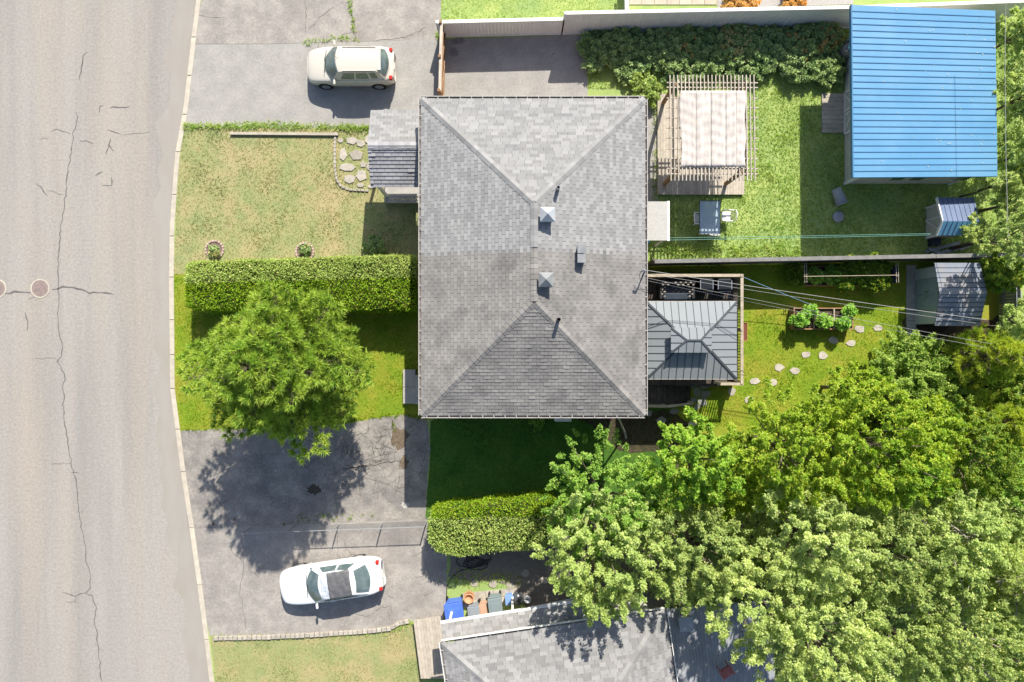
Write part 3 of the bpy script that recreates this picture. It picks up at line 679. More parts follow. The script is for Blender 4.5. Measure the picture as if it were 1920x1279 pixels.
for i in range(7):
    for j in range(2):
        x, y = 868+i*14.5, 1112-i*1.4+j*14; part('paver', MB().prism(pxpoly([(x,y),(x+14,y-1.4),(x+14,y+12.2),(x,y+13.6)]), -.01, .025), m_stone, pt2)
slab = struct('side_slab', MB().prism(pxpoly([(1190,182),(1231,180),(1233,378),(1190,380)]), -.01, .03), m_asphn)

# ---------------------------------------------------------------- fences
def wall_boards(pa, pb, h, bw, mat, parent, th=.03, name='board', gap=.006, z0=.03):
    a, b = W(*pa), W(*pb); d = b-a; L = d.length; d.normalize(); ang = math.atan2(d.y, d.x); n = max(1, round(L/bw)); w = L/n
    me = mesh_of(name, MB().obox((0,0), w-gap, th, z0, h), mat)
    for i in range(n):
        o = bpy.data.objects.new(name, me); COL.objects.link(o); o.parent = parent; o.location = a + d*w*(i+.5) - org(parent); o.rotation_euler.z = ang
for (pa, pb, h, lb) in (((826,69),(1052,63.5),1.5,'lower white vinyl fence beside the paved drive'), ((1054,63.5),(1597,52.5),2.05,'taller white vinyl fence behind the flower bed')):
    a, b = W(*pa), W(*pb); f = thing('white_fence', lb, 'fence', (a+b)/2, 'white fences along the yards')
    wall_boards(pa, pb, h-.06, .16, m_whitev, f, .045)
    part('cap_rail', MB().beam(a+Vector((0,0,h-.03)), b+Vector((0,0,h-.03)), .15, .07), m_white, f); part('bottom_rail', MB().beam(a+Vector((0,-.03,.1)), b+Vector((0,-.03,.1)), .05, .12), m_whitev, f)
    for k in ((0, 1) if h < 2 else (0, .25, .5, .75, 1)): p = a+(b-a)*k; part('post', MB().box(p.x-.06, p.x+.06, p.y-.055, p.y+.055, 0, h+.01), m_whitev, f)
a, b = W(1598,50), W(1880,38); f = thing('white_fence', 'white fence run hidden behind the blue roofed shed', 'fence', (a+b)/2, 'white fences along the yards')
wall_boards((1600,50),(1880,40), 1.9, .16, m_whitev, f, .045); part('cap_rail', MB().beam(W(1600,50)+Vector((0,0,1.93)), W(1880,40)+Vector((0,0,1.93)), .15, .07), m_white, f)
t = thing('picket_post_fence', 'short white fence running up to the tiled terrace', 'fence', W(1174,0,0))
part('panel', MB().beam(W(1175,30,.5), W(1173,-60,.5), .05, 1.0), m_whitev, t); part('cap_rail', MB().beam(W(1175,30,1.03), W(1173,-60,1.03), .12, .06), m_white, t)
# wooden drive gate
gp = [(834,70),(831,192)]; t = thing('wooden_gate', 'brown wooden gate across the driveway beside the house', 'gate', W(832,130,0))
wall_boards(gp[0], gp[1], 1.45, .14, m_woodb, t, .03)
A0, B0 = W(*gp[0]), W(*gp[1])
for z in (.35, 1.2): part('rail', MB().beam(A0+Vector((.05,0,z)), B0+Vector((.05,0,z)), .05, .09), m_woodb, t)
mid = (A0+B0)/2
part('cap', MB().beam(A0+Vector((0,0,1.49)), B0+Vector((0,0,1.49)), .13, .05), m_woodp, t)
for p, q in ((A0, mid), (mid, B0)): part('brace', MB().beam(p+Vector((.06,0,.35)), q+Vector((.06,0,1.2)), .04, .09), m_woodb, t)
for p in (A0, mid, B0): part('post', MB().box(p.x-.1, p.x+.02, p.y-.06, p.y+.06, 0, 1.6), m_woodb, t)
# board fence between the two back yards
fa, fb = (1212,499), (1900,486); t = thing('board_fence', 'tall dark board fence between the two back yards', 'fence', W(1550,493,0))
m_fdk = M('weathered_fence', (.13,.125,.12), (.17,.16,.15), scale=4, rand=.25)
wall_boards(fa, fb, 1.82, .14, m_fdk, t, .03)
part('cap_board', MB().beam(W(*fa)+Vector((0,0,1.86)), W(*fb)+Vector((0,0,1.86)), .17, .05), M('fence_cap', (.22,.215,.21), (.17,.165,.16), scale=4), t)
for k in range(8): p = W(fa[0]+(fb[0]-fa[0])*k/7, fa[1]+(fb[1]-fa[1])*k/7); part('post', MB().box(p.x-.05, p.x+.05, p.y+.03, p.y+.12, 0, 1.83), m_fdk, t)
# back fence on the right
t = thing('weathered_back_fence', 'weathered grey fence behind the dark metal shed', 'fence', W(1880,570,0))
wall_boards((1872,500),(1874,640), 1.4, .15, m_woodg, t, .03)
for z in (.4, 1.2): part('rail', MB().beam(W(1871,500,0)+Vector((-.04,0,z)), W(1873,640,0)+Vector((-.04,0,z)), .05, .09), m_woodg, t)
# chain-link fence
ca, cb = W(470,989), W(800,977); L = (cb-ca).length; d = (cb-ca).normalized()
t = thing('chain_link_fence', 'low chain link fence between the two driveways', 'fence', (ca+cb)/2)
m_galv = M('galvanised', (.32,.325,.33), rough=.45, fine=.08, metallic=.3)
part('top_rail', MB().tube([ca+Vector((0,0,1.02)), cb+Vector((0,0,1.02))], .018, 8), m_galv, t)
for k in range(5): p = ca + d*L*k/4; part('post', MB().tube([p, p+Vector((0,0,1.05))], .032, 8), m_galv, t)
b = MB(); s = .085; n = int(L/s)
for i in range(-12, n):
    for sg in (1, -1):
        x0, z0, x1, z1 = (i*s, 0, i*s+1.0, 1.0) if sg > 0 else (i*s, 1.0, i*s+1.0, 0)
        if x0 < 0: z0 = z0 - sg*x0; x0 = 0
        if x1 > L: z1 = z1 - sg*(x1-L); x1 = L
        if x1 > x0: b.tube([ca+d*x0+Vector((0,0,z0)), ca+d*x1+Vector((0,0,z1))], .003, 3)
part('wire_mesh', b, m_galv, t)['kind'] = 'stuff'

# ---------------------------------------------------------------- blue roofed workshop
t = thing('workshop_shed', 'large shed with a ribbed sky blue metal roof', 'shed', W(1740,190,0))
zl, zr = 3.05, 2.75
R4 = [W(1597,9,zl), W(1600,333,zl), W(1870,331,zr), W(1866,20,zr)]
bx0, by0, bx1, by1 = WX(1583), WY(345), R4[2].x-.35, R4[0].y-.35
part('wall', MB().add([(bx0,by0,0),(bx1,by0,0),(bx1,by1,0),(bx0,by1,0),(bx0,by0,zl-.1),(bx1,by0,zr-.08),(bx1,by1,zr-.08),(bx0,by1,zl-.1)], [(0,1,5,4),(1,2,6,5),(2,3,7,6),(3,0,4,7)]), m_cream, t)
for (x, y) in ((bx0,by0),(bx1,by0),(bx0,by1)): part('corner_trim', MB().box(x-.06, x+.06, y-.06, y+.06, 0, 2.7), m_white, t)
rf = part('roof', MB().prism([(p.x,p.y) for p in R4], 0, 1), m_blues, t)
rf.data.clear_geometry(); rf.data.from_pydata([tuple(p-org(t)-Vector((0,0,.02))) for p in R4] + [tuple(p-org(t)-Vector((0,0,.10))) for p in R4], [], [(0,1,2,3),(7,6,5,4),(0,4,5,1),(1,5,6,2),(2,6,7,3),(3,7,4,0)])
nP = 27
for i in range(nP):
    f0, f1 = i/nP+.0006, (i+1)/nP-.0006
    a, b_, c, e = R4[0].lerp(R4[1], f0), R4[0].lerp(R4[1], f1), R4[3].lerp(R4[2], f1), R4[3].lerp(R4[2], f0)
    q = part('roof_panel', MB().add([p+Vector((0,0,.006)) for p in (a,b_,c,e)] + [p-Vector((0,0,.014)) for p in (a,b_,c,e)], [(0,1,2,3),(0,4,5,1),(1,5,6,2),(2,6,7,3),(3,7,4,0)]), m_blue, rf)
    if i: part('rib', MB().beam(a+Vector((.02,0,.012)), e+Vector((-.02,0,.012)), .03, .03), m_blues, rf)
part('fascia', MB().beam(R4[0]+Vector((-.02,0,-.05)), R4[1]+Vector((-.02,0,-.05)), .05, .18), m_blues, t)
for k, (ya, yb) in enumerate(((175,213),(215,255))):
    y0, y1 = WY(yb), WY(ya); dd = part('door', MB().box(bx0-.03, bx0-.005, y0, y1, .08, 2.1), m_cream, t); x = bx0-.045
    part('frame', MB().box(x-.012, x+.01, y0, y0+.1, .08, 2.1).box(x-.012, x+.01, y1-.1, y1, .08, 2.1).box(x-.012, x+.01, y0+.1, y1-.1, .08, .18).box(x-.012, x+.01, y0+.1, y1-.1, 1.0, 1.1).box(x-.012, x+.01, y0+.1, y1-.1, 2.0, 2.1), m_white, dd)
    part('brace', MB().beam((x-.02, y1-.05 if k == 0 else y0+.05, .12), (x-.02, y0+.05 if k == 0 else y1-.05, 1.0), .02, .09), m_white, dd)
for px in (1655, 1690, 1770): 
    w_ = part('window', MB().box(WX(px)-.35, WX(px)+.35, by0-.05, by0-.01, .9, 1.7), m_white, t); part('pane', MB().box(WX(px)-.29, WX(px)+.29, by0-.06, by0-.02, .96, 1.64), m_glass, w_)
g = np.random.default_rng(77); n_ = 70; fa_, fb_ = g.uniform(.02,.98,n_), g.uniform(.02,.98,n_)**.5
Pl = np.array([R4[0].lerp(R4[1], a).lerp(R4[3].lerp(R4[2], a), b)+Vector((0,0,.03)) for a, b in zip(fa_, fb_)])
V, F = kites(Pl, np.column_stack([g.normal(size=(n_,2)), g.uniform(.02,.2,n_)]), np.tile([0.,0,1],(n_,1)), g.uniform(.03,.085,n_), g.uniform(.02,.045,n_))
tag(link('leaf_litter', npmesh('leaf_litter', V, F, M('dry_leaf', (.55,.50,.34), (.45,.42,.22), scale=9, rand=.4))), 'scattered dry leaves lying on the blue metal roof', 'leaves', kind='stuff')
ramp_ = thing('plank_ramp', 'wooden plank platform at the workshop doors', 'platform', W(1558,212,0))
for i in range(9): y = 176+i*8.2; part('plank', MB().prism(pxpoly([(1540,y),(1582,y),(1582,y+7.8),(1540,y+7.8)]), 0, .08), m_woodp, ramp_)
# barrel by the workshop
c = W(1578,104,0); t = thing('rain_barrel', 'round barrel with a blue lid against the workshop wall', 'barrel', c)
part('body', MB().lathe([(.24,0),(.29,.2),(.30,.45),(.29,.7),(.26,.85)], c, 20), M('grey_barrel', (.22,.20,.20), rough=.6), t, True); part('lid', MB().lathe([(.20,.85),(.21,.9),(.17,.95),(.05,.97)], c+Vector((.05,.02,0)), 18), M('aqua_lid', (.18,.42,.46), rough=.45), t, True); part('handle', MB().beam(c+Vector((-.05,0,.98)), c+Vector((.14,.04,.98)), .03, .03), m_black, t)
# playhouse shed
t = thing('small_garden_shed', 'small white garden shed with a blue gable roof, shadow and sunlight put into its colours', 'shed', W(1780,405,0))
z0, zr2 = 1.75, 2.15
x0, x1 = WX(1757,z0)+.0, WX(1826,z0); y0, y1 = WY(441,z0), WY(371,z0); ym = WY(415, zr2)
bx = WX(1736)
part('wall', MB().add([(bx,y0+.12,0),(x1-.1,y0+.12,0),(x1-.1,y1-.12,0),(bx,y1-.12,0),(bx,y0+.12,z0),(x1-.1,y0+.12,z0),(x1-.1,y1-.12,z0),(bx,y1-.12,z0),(bx,ym,zr2-.05),(x1-.1,ym,zr2-.05)], [(0,1,5,4),(2,3,7,6),(1,2,6,9,5),(3,0,4,8,7)]), m_cream, t)
part('corner_trim', MB().box(bx-.04,bx+.04,y0+.08,y0+.18,0,z0).box(bx-.04,bx+.04,y1-.18,y1-.08,0,z0), m_white, t)
dd = part('door', MB().box(bx-.03, bx-.005, ym-.4, ym+.4, .05, 1.5), m_cream, t); part('brace', MB().beam((bx-.05, ym+.38, .1), (bx-.05, ym-.38, 1.45), .02, .08), m_white, dd)
part('door_frame', MB().box(bx-.05,bx-.03,ym-.44,ym-.36,.05,1.55).box(bx-.05,bx-.03,ym+.36,ym+.44,.05,1.55), m_white, dd)
sl = part('roof', MB().add([(x0,y1,z0-.03),(x1,y1,z0-.03),(x1,ym,zr2-.03),(x0,ym,zr2-.03),(x0,y0,z0-.03),(x1,y0,z0-.03)], [(0,1,2,3),(3,2,5,4)]), m_navy, t)
panels([(x0,y1,z0),(x1,y1,z0),(x1,ym,zr2),(x0,ym,zr2)], .22, m_navy, sl, m_navy); panels([(x0,y0,z0),(x1,y0,z0),(x1,ym,zr2),(x0,ym,zr2)], .22, M('sunlit_blue_panel', (.16,.38,.58), rough=.4, fine=.04), sl, m_navy)  # one slope coloured as in shadow, the other as in sunlight
part('barge_board', MB().beam((x0-.03,y1,z0), (x0-.03,ym,zr2), .05, .12).beam((x0-.03,ym,zr2), (x0-.03,y0,z0), .05, .12), m_white, t)
# tipped bin and its lid on the lawn
def bin_(name, label, px, py, w, dpt, h, mat, ang=0, lidm=None, group=None):
    c = W(px, py, 0); t = thing(name, label, 'bin', c, group)
    part('body', MB().obox(c, w, dpt, .04, h-.04, ang, .82), mat, t, bevel=.03)
    ld = part('lid', MB().obox(c, w*1.06, dpt*1.08, h-.04, h+.03, ang), lidm or mat, t, bevel=.025)
    ca_, sa_ = math.cos(ang), math.sin(ang)
    part('lid_panel', MB().obox((c.x, c.y), w*.7, dpt*.55, h+.03, h+.05, ang), lidm or mat, ld, bevel=.01)
    hy = dpt*.6; q = (c.x - sa_*hy, c.y + ca_*hy)
    part('handle', MB().obox(q, w*.8, .05, h-.06, h-.01, ang), mat, t, bevel=.01)
    for s_ in (-1, 1): q = (c.x + ca_*s_*w*.42 - sa_*hy*.75, c.y + sa_*s_*w*.42 + ca_*hy*.75); part('wheel', MB().lathe([(.09,-.03),(.09,.03)], (q[0], q[1], .09), 12, 'y', ang+PI/2), m_tyre, t)
    return t
m_bing = M('grey_bin_plastic', (.34,.36,.39), (.30,.32,.35), scale=4, rough=.5)
c = W(1573,368,.25); t = thing('fallen_bin', 'pale grey bin lying on the neighbour lawn', 'bin', W(1573,368,0))
ax = Vector((.35,-.9,0)).normalized()
part('body', MB().tube([c-ax*.36, c+ax*.36], [.21,.27], 14), m_bing, t, True); part('rim', MB().tube([c+ax*.35, c+ax*.40], [.29,.29], 14), m_bing, t, True)
part('base', MB().tube([c-ax*.38, c-ax*.355], [.19,.205], 14), M('bin_base', (.42,.44,.47), rough=.5), t, True)
c = W(1571,407,0); t = thing('bin_lid', 'round pale grey bin lid lying on the grass', 'lid', c)
part('disc', MB().lathe([(.27,.02),(.27,.06),(.2,.10),(.05,.12)], c, 20), m_bing, t, True); part('knob', MB().lathe([(.05,.12),(.05,.15)], c, 10), m_bing, t)
lum = thing('lumber_pile', 'scrap boards piled below the small garden shed', 'boards', W(1770,462,0))
for i, (a, b_, z) in enumerate((((1735,472),(1800,455),.06),((1750,478),(1810,462),.10),((1800,468),(1836,450),.14),((1742,466),(1770,478),.16))): part('board', MB().beam(W(*a,z), W(*b_,z+.03), .14, .035), m_woodg, lum)
part('crate', MB().obox(W(1748,455,0), .45, .32, 0, .3, .1), m_navyf, lum)

# ---------------------------------------------------------------- pergola on its deck
dk = thing('garden_deck', 'low plank deck under the pergola', 'deck', W(1313,270,0))
for i in range(31):
    x = 1233+i*5.25; part('deck_board', MB().prism(pxpoly([(x,176 if x < 1262 else 182),(x+5.0,176 if x < 1262 else 182),(x+5.0,364.5),(x,365)], .16), .12, .16), m_woodp, dk)
part('joists', MB().prism(pxpoly([(1236,184),(1393,184),(1393,362),(1236,362)], 0), .0, .115), m_woodd, dk)
pg = thing('pergola', 'pale slatted pergola with a draped canvas', 'pergola', W(1325,250,.16))
pz = 2.75
corners = [(1266,158),(1394,158),(1268,322),(1392,322)]
for i, (x, y) in enumerate(corners):
    p = W(x, y, 2.5); part('post', MB().box(p.x-.07, p.x+.07, p.y-.07, p.y+.07, .165, 2.55), m_woodb, pg)
    sx = 1 if x < 1300 else -1; sy = -1 if y < 200 else 1
    part('brace', MB().beam((p.x, p.y+sy*.08, 1.9), (p.x, p.y+sy*.6, 2.52), .07, .07), m_woodb, pg)
for x in (1262, 1272, 1388, 1398): part('beam', MB().beam(W(x,150,2.6), W(x,330,2.6), .04, .14), m_woodp, pg)
for y in (155, 164, 184, 202, 221, 240, 259, 279, 297, 316, 326): part('cross_slat', MB().beam(W(1250,y,2.71), W(1421,y+.6,2.71), .045, .06), m_woodp, pg)
for i in range(23): x = 1256+i*7.15; part('top_slat', MB().beam(W(x,141,2.78), W(x+2.2,339,2.78), .042, .06), m_woodp, pg)
# draped canvas: five widths, each its own wavy strip with thickness
cv = thing('canvas_cover', 'sun bleached canvas strips stretched over the pergola', 'canvas', W(1336,242,2.84))
bnds = [1276,1305,1333,1361,1381,1398]
for k in range(5):
    b = MB(); nx, ny = 8, 26; r = random.Random(k)
    for j in range(ny+1):
        for i in range(nx+1):
            px = bnds[k]+(bnds[k+1]-bnds[k]-.4)*i/nx; py = 170+143*j/ny
            if k == 0 and i == 0: px -= 2.5*math.sin(j*.24)
            if k == 4 and i == nx: px += 1.5*math.sin(j*.5)
            z = 2.835 + .012*math.sin(px*.45+k) + .016*math.sin(py*.33+px*.12*(1 if k % 2 else -1)) + r.uniform(-.006,.006)
            b.v.append(tuple(W(px, py, z)))
    b.f = [(j*(nx+1)+i, j*(nx+1)+i+1, (j+1)*(nx+1)+i+1, (j+1)*(nx+1)+i) for j in range(ny) for i in range(nx)]
    o = part('canvas_strip', b, m_fabric, cv, True); md = o.modifiers.new('t', 'SOLIDIFY'); md.thickness = .006
# patio table with glass top and plastic chairs
t = thing('patio_table', 'rectangular glass topped patio table', 'table', W(1331,408,0))
x0, x1, y0, y1 = WX(1311,.72), WX(1351,.72), WY(440,.72), WY(376,.72)
mg, nt_, out_ = _base('table_glass'); pb_ = nd(nt_, 'ShaderNodeBsdfPrincipled'); pb_.inputs['Base Color'].default_value = (.45,.58,.66,1); pb_.inputs['Roughness'].default_value = .05; pb_.inputs['Alpha'].default_value = .62; nt_.links.new(pb_.outputs[0], out_.inputs[0])
part('glass_top', MB().box(x0+.03, x1-.03, y0+.03, y1-.03, .715, .725), mg, t)
m_fr = M('bronze_frame', (.10,.095,.10), rough=.5)
part('rim', MB().box(x0,x0+.03,y0,y1,.70,.735).box(x1-.03,x1,y0,y1,.70,.735).box(x0+.03,x1-.03,y0,y0+.03,.70,.735).box(x0+.03,x1-.03,y1-.03,y1,.70,.735), m_fr, t)
for x in (x0+.05,x1-.05):
    for y in (y0+.05,y1-.05): part('leg', MB().tube([(x,y,0),(x,y,.70)], .018, 6), m_fr, t)
def pchair(label, px, py, ang):
    c = W(px, py, 0); t = thing('plastic_chair', label, 'chair', c, 'white plastic chairs at the patio table')
    Mx = Matrix.Translation(c) @ Matrix.Rotation(ang, 4, 'Z')
    def P(nm, mb, **k): mb.v = [tuple(Mx @ Vector(v)) for v in mb.v]; return part(nm, mb, m_white, t, **k)
    P('seat', MB().box(-.22,.22,-.22,.22,.42,.45), bevel=.03)
    for sx in (-.2,.2):
        for sy in (-.2,.2): P('leg', MB().tube([(sx*1.1,sy*1.15,0),(sx,sy,.42)], [.02,.025], 6))
    for i in range(6): y = -.2+i*.08; P('back_slat', MB().beam((-.23,y,.47), (-.33,y*1.05,.86), .05, .015))
    P('back_rail', MB().tube([(-.33,-.24,.80),(-.36,-.12,.88),(-.37,0,.90),(-.36,.12,.88),(-.33,.24,.80)], .025, 6))
    for sy in (-.25,.25): P('armrest', MB().tube([(-.29,sy,.66),(0,sy*1.05,.67),(.18,sy,.64),(.2,sy*.9,.43)], .025, 6))
pchair('white plastic chair on the left side of the glass table', 1307, 414, 0); pchair('white plastic chair on the right side of the glass table', 1356, 409, PI); pchair('white plastic chair at the lower end of the glass table', 1331, 432, PI/2)
# awning roof beside the house
t = thing('side_awning', 'white speckled flat awning roof on the back wall', 'awning', W(1232,415,0))
m_awn = M('speckled_white', (.44,.435,.415), (.39,.385,.365), scale=10, fine=.15, finescale=25)
x0, x1, y0, y1 = WX(1205,2.4), WX(1251,2.4), WY(451,2.4), WY(378,2.4)
part('roof_sheet', MB().box(x0,x1,y0,y1,2.36,2.42), m_awn, t); part('edge_trim', MB().box(x1,x1+.10,y0-.02,y1+.02,2.32,2.43), m_white, t)
for y in (y0+.1,y1-.1): part('post', MB().box(x1-.08,x1,y-.04,y+.04,0,2.36), m_white, t)
t = thing('blue_tub', 'small blue tub peeking out below the white awning', 'tub', W(1212,452,0)); c = W(1213,451,1.0); part('tub', MB().lathe([(.10,-.3),(.14,0),(.12,0),(.09,-.25)], c, 14), M('blue_tub', (.10,.30,.50), rough=.4), t, True); part('stand', MB().lathe([(.05,-1.0),(.05,-.3)], c, 10), m_vent, t)

# ---------------------------------------------------------------- back deck with gazebo
DZ = .7
dk = thing('back_deck', 'dark stained raised deck behind the house', 'deck', W(1300,620,0))
x0, x1, y0, y1 = 5.0, WX(1387,DZ), WY(722,DZ), WY(517,DZ)
n = int((x1-x0)/.145)
me = mesh_of('deck_board', MB().box(0,.139,0,y1-y0,-.035,0), m_woodd)
for i in range(n): o = bpy.data.objects.new('deck_board', me); COL.objects.link(o); o.parent = dk; o.location = Vector((x0+i*.145, y0, DZ)) - org(dk)
part('skirting', MB().box(x0,x0+n*.145,y0+.03,y1-.03,0,DZ-.04), m_woodd, dk)
rz = DZ+.98; rx = WX(1391,rz); ryn = WY(516.5,rz); rys = WY(720,rz)
rl = part('railing', MB().beam((5.1,ryn,rz),(rx-.06,ryn,rz), .13, .05), m_rail, dk)
part('top_rail', MB().beam((rx,ryn+.06,rz),(rx,rys-.06,rz), .13, .05), m_rail, rl); part('top_rail', MB().beam((WX(1345,rz),rys,rz),(rx-.07,rys,rz), .12, .05), m_rail, rl)
me = mesh_of('baluster', MB().box(-.018,.018,-.018,.018,0,rz-DZ-.03), m_rail)
def bal(x, y): o = bpy.data.objects.new('baluster', me); COL.objects.link(o); o.parent = rl; o.location = Vector((x, y, DZ)) - org(rl)
k = int((rx-5.2)/.115)
for i in range(k): bal(5.2+i*.115, ryn-.03)
k = int((ryn-rys)/.13)
for i in range(1, k): bal(rx-.05, rys+i*.13)
for i in range(8): bal(WX(1345,rz)+.1+i*.115, rys+.03)
for (x, y) in ((rx-.02,ryn-.02),(rx-.02,rys+.05),(rx-.02,(ryn+rys)/2),(5.15,ryn-.02)): part('post', MB().box(x-.045,x+.045,y-.045,y+.045,0,rz+.06), m_rail, rl)
st = thing('deck_stairs', 'dark wooden stairs leading down from the deck', 'stairs', W(1262,741,0))
ly0, ly1 = WY(757,.5), y0-.02
xa = WX(1250,.6)
for i in range(14):
    x = 5.2+i*.145*1.02
    if x < xa: part('landing_board', MB().box(x, x+.14, ly0, ly1, .56, .60), m_woodd, st)
for i in range(4): x = xa+.05+i*.30; z = .45-i*.125; part('tread', MB().box(x, x+.135, ly0, ly1, z-.035, z).box(x+.142, x+.275, ly0, ly1, z-.035, z), m_woodd, st)
for y in (ly0-.03, ly1-.03): part('stringer', MB().beam((xa,y,.4), (xa+1.3,y,-.0+.06), .04, .22), m_woodd, st)
part('handrail', MB().beam(W(1214,761,1.45), W(1249,762,1.45), .11, .05), m_rail, st); part('handrail', MB().beam(W(1252,762,1.45), W(1298,756.5,1.0), .11, .05), m_rail, st)
part('handrail', MB().beam(W(1262,720,1.5), W(1345,722,1.5), .11, .05), m_woodd, st)
for (x, y, z) in ((1250,762,1.5),(1299,756,1.05)): p = W(x,y,z); part('newel_post', MB().box(p.x-.045,p.x+.045,p.y-.045,p.y+.045,0,z), m_rail, st)
gz_ = thing('gazebo', 'gazebo with a two tier slate grey metal hip roof', 'gazebo', W(1297,638,DZ))
ge, gr, gu = 2.95, 3.50, 3.5
G = [W(1212,710,ge), W(1381,710,ge), W(1381,566,ge), W(1212,566,ge)]
ra_, rb_ = W(1288,638,gr+.05), W(1315,638,gr+.05)
def hipface(A, B, C, D=None): return [A, B, C] if D is None else [A, B, C, D]
gr_ = part('roof', MB().add([p-Vector((0,0,.03)) for p in G] + [ra_-Vector((0,0,.05)), rb_-Vector((0,0,.05))], [(0,1,5,4),(1,2,5),(2,3,4,5),(3,0,4)]), m_gazs, gz_)
panels([G[0],G[1],rb_,ra_], .312, m_gaz, gr_, m_gazs); panels([G[2],G[3],ra_,rb_], .312, m_gaz, gr_, m_gazs); panels([G[1],G[2],rb_], .312, m_gaz, gr_, m_gazs); panels([G[3],G[0],ra_], .312, m_gaz, gr_, m_gazs)
for a, b_ in ((G[0],ra_),(G[1],rb_),(G[2],rb_),(G[3],ra_)): part('hip_trim', MB().beam(a+Vector((0,0,.035)), b_+Vector((0,0,.035)), .08, .035), m_gazs, gr_)
uz, uo = 3.72, .0
U = [W(1258,661,uz), W(1334,661,uz), W(1334,614.5,uz), W(1258,614.5,uz)]; dz = Vector((0,0,.29)); ua, ub = W(1288,638,3.86), W(1314,638,3.86)
ur = part('upper_roof', MB().add([p-Vector((0,0,.03)) for p in U] + [ua-Vector((0,0,.05)), ub-Vector((0,0,.05))], [(0,1,5,4),(1,2,5),(2,3,4,5),(3,0,4)]), m_gazs, gz_)
panels([U[0],U[1],ub,ua], .312, m_gaz, ur, m_gazs); panels([U[2],U[3],ua,ub], .312, m_gaz, ur, m_gazs); panels([U[1],U[2],ub], .312, m_gaz, ur, m_gazs); panels([U[3],U[0],ua], .312, m_gaz, ur, m_gazs)
for a, b_ in ((U[0],ua),(U[1],ub),(U[2],ub),(U[3],ua),(ua,ub)): part('hip_trim', MB().beam(a+Vector((0,0,.03)), b_+Vector((0,0,.03)), .07, .035), m_gazs, ur)
for sx, sy in ((0,0),(1,0),(0,1),(1,1)):
    x = G[0].x+.22 if sx == 0 else G[1].x-.22; y = G[0].y+.22 if sy == 0 else G[2].y-.22; part('post', MB().box(x-.055,x+.055,y-.055,y+.055,DZ,ge+.02), m_black, gz_)
part('frame_beam', MB().box(G[0].x+.15,G[1].x-.15,G[0].y+.18,G[0].y+.26,ge-.14,ge-.02).box(G[0].x+.15,G[1].x-.15,G[2].y-.26,G[2].y-.18,ge-.14,ge-.02), m_black, gz_)
part('eave_trim', MB().beam(G[0]-Vector((0,.02,.02)), G[1]-Vector((0,.02,.02)), .03, .07).beam(G[3]+Vector((0,.02,-.02)), G[2]+Vector((0,.02,-.02)), .03, .07), m_gutter, gz_)
# deck furniture
t = thing('wicker_sofa', 'woven wicker sofa half under a dark cover on the deck', 'sofa', W(1268,546,DZ))
sx0, sx1, sy0, sy1 = WX(1236,1.2), WX(1302,1.2), WY(561,1.2), WY(528,1.2)
part('frame', MB().box(sx0,sx1,sy0,sy1,DZ,DZ+.42), m_black, t, bevel=.04); part('backrest', MB().box(sx0,sx1,sy1-.14,sy1,DZ+.42,DZ+.8), m_black, t, bevel=.04)
part('armrest', MB().box(sx0,sx0+.14,sy0,sy1-.145,DZ+.42,DZ+.62), m_black, t, bevel=.03); part('armrest', MB().box(sx1-.14,sx1,sy0,sy1-.145,DZ+.42,DZ+.62), m_black, t, bevel=.03)
i = 0
for ix in range(13):
    for iy in range(7):
        x = sx0+.06+ix*(sx1-sx0-.12)/13; y = sy0+.1+iy*.1
        if (ix+iy) % 2 and not (3 <= ix <= 4) and y < sy1-.02 and not (iy < 2 and 2 < ix < 11): z = DZ+.425 if (ix in range(2,11) and y < sy1-.22) else (DZ+.805 if y > sy1-.2 else DZ+.625); part('wicker_strip', MB().box(x, x+.09, y, y+.055, z, z+.014), m_wick, t)
part('cover', MB().box(sx0+.18,sx1-.16,sy0-.03,sy0+.28,DZ+.43,DZ+.52), m_navyf, t, bevel=.04)
for k, (xa_, xb_, ya_, yb_, lb) in enumerate(((1312,1337,521,547,'black barbecue with its lid closed next to the wicker sofa'), (1345,1372,522,547,'black barbecue with its lid closed in the deck corner'))):
    q0, q1, w0, w1 = WX(xa_,1.6), WX(xb_,1.6), WY(yb_,1.6), WY(ya_,1.6); t = thing('barbecue', lb, 'barbecue', ((q0+q1)/2,(w0+w1)/2,DZ), 'barbecues on the deck')
    part('cabinet', MB().box(q0+.05,q1-.05,w0+.08,w1-.05,DZ+.05,DZ+.72), m_black, t); m_bq = M('bbq_enamel', (.012,.016,.022), rough=.55, spec=.15, fine=.03)
    part('lid', MB().box(q0,q1,w0+.06,w1,DZ+.72,DZ+.96), m_bq, t, bevel=.07); part('lid_handle', MB().tube([(q0+.08,w0+.02,DZ+.80),(q1-.08,w0+.02,DZ+.80)], .022, 8), m_steel, t)
    part('shelf', MB().box(q0-.03,q1+.03,w0-.05,w0+.055,DZ+.68,DZ+.71), m_bq, t)
    for sx in (0,1): x = q0+.02 if sx == 0 else q1-.02; part('side_trim', MB().box(x-.015,x+.015,w0+.1,w1-.1,DZ+.96,DZ+.972), m_steel, t)
    for sx in (q0+.1,q1-.1): part('wheel', MB().lathe([(.06,-.02),(.06,.02)], (sx,w0+.1,DZ+.06), 10, 'y', PI/2), m_tyre, t)
c = W(1397,622,1.2); t = thing('planter_box', 'terracotta red planter box hung outside the deck railing', 'planter', (c.x,c.y,DZ))
ys0, ys1, xs0, xs1 = WY(639,1.2), WY(605,1.2), WX(1393.5,1.2), WX(1401,1.2)
